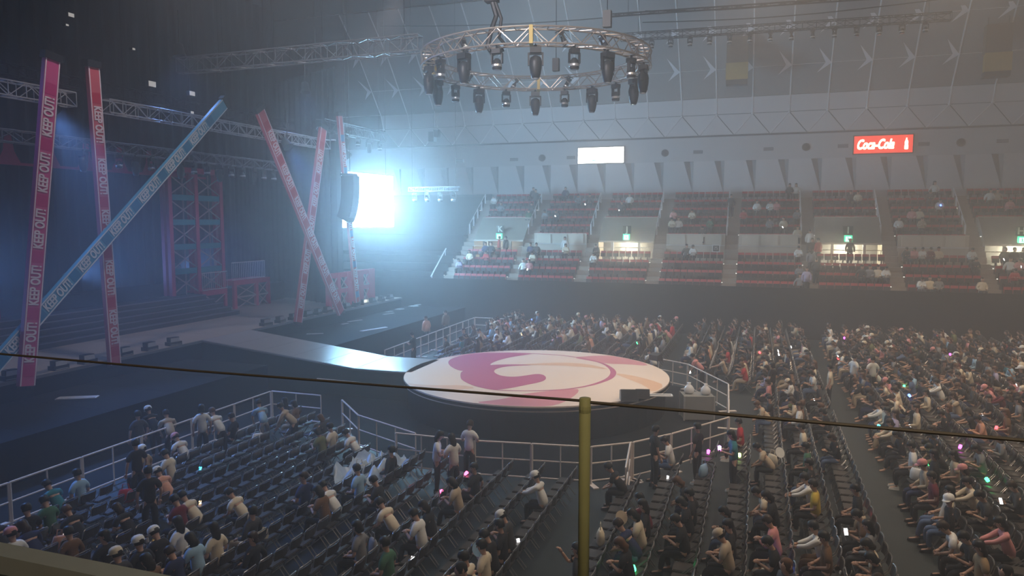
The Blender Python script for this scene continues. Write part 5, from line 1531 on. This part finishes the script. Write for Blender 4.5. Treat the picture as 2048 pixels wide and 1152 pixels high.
GL = [(1377, 731, 'white', 'p'), (1552, 699, 'white', 'p'), (1557, 709, 'white', 'p'), (1585, 703, 'white', 'p'), (1680, 688, 'magenta', 's'), (1680, 710, 'white', 'p'), (1676, 720, 'red', 's'), (1633, 749, 'cyan', 's'), (1903, 702, 'magenta', 's'),
      (1811, 784, 'green', 's'), (1817, 801, 'blue', 's'), (1930, 787, 'magenta', 's'), (2016, 764, 'white', 'p'), (2028, 771, 'white', 'p'), (1767, 846, 'cyan', 's'), (1817, 846, 'white', 'p'), (1756, 815, 'white', 'p'), (1751, 820, 'white', 'p'), (1976, 835, 'white', 'p'), (1992, 845, 'red', 's'),
      (1428, 888, 'purple', 's'), (1450, 913, 'lime', 's'), (1856, 945, 'green', 's'), (1963, 984, 'green', 's'), (1987, 998, 'white', 'p'), (1738, 1020, 'red', 's'), (1648, 969, 'white', 'p'), (1687, 1059, 'white', 'p'), (1910, 899, 'magenta', 's'), (1596, 1147, 'blue', 's'),
      (897, 916, 'blue', 's'), (909, 998, 'pink', 's'), (936, 954, 'pink', 's'), (1261, 1117, 'green', 's'), (1058, 1103, 'white', 'p'), (1053, 648, 'blue', 's'), (1058, 659, 'magenta', 's'), (1040, 672, 'orange', 'p'), (1279, 685, 'green', 's'), (840, 1085, 'white', 'p'), (384, 933, 'cyan', 'p'), (150, 1059, 'white', 'p'),
      (1286, 918, 'white', 'p'), (1910, 457, 'blue', 's'), (1553, 455, 'white', 'p'), (1595, 453, 'white', 'p'), (1064, 539, 'white', 'p'), (1107, 428, 'white', 'p'), (1175, 390, 'white', 'p'), (1212, 411, 'white', 'p'), (2008, 526, 'white', 'p'), (2020, 522, 'white', 'p'), (2044, 545, 'white', 'p'), (1015, 506, 'white', 'p'), (1640, 506, 'cyan', 'p'), (1440, 892, 'magenta', 's'), (1525, 705, 'red', 's'), (1610, 812, 'white', 'p'), (405, 1028, 'orange', 'p')]
for (px_, py_, c, kind) in GL:
    e, q, p = near_person(px_, py_)
    far = py_ < 600
    if e > 22 ** 2:
        if far:
            if e > 60 ** 2: continue
        else:
            q = chair_top(px_, py_)                     # nobody's hand close: lies on the nearest free chair
    else:
        p['lit'] = True
        q = q + (Vector((0, 0, CAM_H)) - q).normalized() * .12
    gn[(c, kind)] = gn.get((c, kind), 0) + 1
    cf = MATS.get('glow_' + c) or emis('glow_' + c, GC[c], 9 if c != 'white' else 6)
    num = nth(gn[(c, kind)])
    if kind == 's':
        r = thing('glow_stick', '%s glowing light stick in the crowd near %s' % (c, ZS[p['zone']] if p['zone'] in ZS else 'stand'), 'glow stick', q, random.uniform(0, 6), 'glow sticks in the crowd')
        r.rotation_euler = (random.uniform(-.8, .8), random.uniform(-.8, .8), 0)
        MB().lathe([(.013, -.10), (.015, -.02), (.018, 0)], 8).build('handle', M_black, r)
        sz = 2.1 if not far else 2.4
        MB().lathe([(.016 * sz, 0), (.022 * sz, .04), (.022 * sz, .11), (.008, .13)], 8).build('glow_tube', cf, r, smooth=True)
    else:
        r = thing('phone', '%s lit phone screen in the crowd near %s' % (c, ZS[p['zone']] if p['zone'] in ZS else 'stand'), 'phone', q, random.uniform(-.5, .5) + YAW, 'lit phones in the crowd')
        r.rotation_euler = (random.uniform(.9, 1.3), random.uniform(-.4, .4), r.rotation_euler.z)
        MB().bx(-.04, .04, -.075, .075, -.004, .004).build('case', M_black, r)
        MB().bx(-.036, .036, -.07, .07, .004, .0055).build('screen', cf, r)
# make labels of the small lights single out each one
byl = {}
for o in list(C.objects):
    if o.parent is None and o.get('category') in ('glow stick', 'phone'): byl.setdefault(o['label'], []).append(o)
for l, lst in byl.items():
    if len(lst) > 1:
        lst.sort(key=lambda o: proj(*o.location)[0])
        for i, o in enumerate(lst): o['label'] = '%s, %s from left' % (l, nth(i + 1))
# things lying about on the near chairs
def bag(px_, py_, z, col, label, s=1.0, name='tote_bag'):
    q = chair_top(px_, py_)
    r = thing(name, label, 'bag', q, random.uniform(0, 3))
    mb = MB(); n = 10
    for k, (w, d, h) in enumerate(((.16, .07, 0), (.19, .10, .05), (.18, .09, .2), (.15, .05, .3), (.13, .02, .33))):
        for i in range(n):
            a = 2 * PI * i / n; mb.v.append((s * w * math.cos(a), s * d * math.sin(a), s * h))
        if k:
            for i in range(n): j = (i + 1) % n; mb.f.append(((k - 1) * n + i, (k - 1) * n + j, k * n + j, k * n + i)); mb.m.append(0)
    mb.f += [tuple(range(n - 1, -1, -1)), tuple(4 * n + i for i in range(n))]; mb.m += [0, 0]
    o = mb.build('pouch', M_fab, r, smooth=True); o.color = (*COL[col], 1)
    o = MB().tube([(-.09 * s, 0, .31 * s), (-.06 * s, 0, .46 * s), (.06 * s, 0, .46 * s), (.09 * s, 0, .31 * s)], .012, 5).build('strap', M_fab, r); o.color = (*COL[col], 1)
for a in [(245, 940, .47, 'red', 'coral red bag on a chair by the near left barrier'), (136, 1095, .47, 'peach', 'orange red bag on a chair in the lower left corner'), (713, 935, .47, 'cream', 'cream tote bag on a chair beside the pale plastic sheet'),
          (730, 1110, .47, 'grey', 'grey tote bag on a near chair at the bottom middle'), (516, 892, .47, 'white', 'white bundled towel bag near the barrier corner'), (1148, 1062, .47, 'cream', 'cream bag on the chair behind the white capped person'),
          (1440, 950, .47, 'light blue', 'light blue bag beside the near middle barrier'), (1515, 930, .47, 'cream', 'cream bag on an empty chair in the near middle block'), (1805, 965, .47, 'white', 'white and blue bag among the near right chairs'), (1770, 1050, .47, 'beige', 'beige bag on the aisle chair of the near right block')]:
    bag(*a)
def fan(px_, py_, z, col, label):
    q = at_z(px_, py_, z)
    r = thing('hand_fan', label, 'hand fan', q, YAW + .2); r.rotation_euler.x = -.5
    mb = MB().lathe([(.15, -.003), (.15, .003)], 20, sx=.9); mb.v = [(x, zz, y) for x, y, zz in mb.v]
    o = mb.build('paddle', M_fab, r); o.color = (*COL[col], 1)
    MB().bar((0, 0, -.14), (0, 0, -.28), .011, 6).build('handle', M_white, r)
fan(958, 1098, 1.0, 'light blue', 'pale blue round hand fan held up at the bottom middle')
fan(1243, 1035, .95, 'beige', 'beige hand fan beside the middle aisle')
fan(526, 1068, .55, 'cream', 'cream round fan lying among the near left chairs')
fan(1560, 905, .95, 'white', 'white hand fan in the near middle block')
# gold board, its glow put into the panel as emission
q = at_z(318, 1092, .85)
r = thing('gold_board', 'small glowing gold framed board held in the lower left crowd', 'board', q, YAW - .1); r.rotation_euler.x = -.35
MB().bx(-.15, .15, -.008, .008, -.12, .12).build('panel', mat('glowing_gold_card', (.62, .42, .16), .3, .3, emit=(1, .7, .3), estr=.25), r)
for (a, b) in (((-.155, -.012, -.125), (.155, -.012, -.125)), ((-.155, -.012, .125), (.155, -.012, .125)), ((-.155, -.012, -.125), (-.155, -.012, .125)), ((.155, -.012, -.125), (.155, -.012, .125))):
    MB().bar(a, b, .012).build('frame', mat('gold_frame', (.8, .6, .25), .25, .8), r)
# pale blue plastic sheet draped over chairs
q = at_z(752, 925, .75); n = 30; mb = MB(); rr2 = random.Random(5)
for i in range(n + 1):
    for j in range(n + 1):
        a, b = i / n * 2 - 1, j / n * 2 - 1
        ph = .5 + .5 * math.cos(a * 9.0)
        h = .84 - .30 * ph + .10 * math.sin(b * 11 + a * 4) * (.4 + .6 * (1 - ph)) - .09 * rr2.random() - .15 * abs(b) ** 4
        mb.v.append((q.x + a * (.75 + .12 * math.sin(b * 7)), q.y + b * (1.0 + .15 * math.sin(a * 6)), max(.47, h)))
for i in range(n):
    for j in range(n):
        a = i * (n + 1) + j; mb.f.append((a, a + n + 1, a + n + 2, a + 1)); mb.m.append(0)
o = mb.build('plastic_sheet', mat('pale_plastic', (.42, .52, .62), .3, var=.2, scale=5, spec=.6), None, smooth=True)
tag(o, 'crumpled pale blue plastic sheet draped over chairs near the barrier', 'sheet')
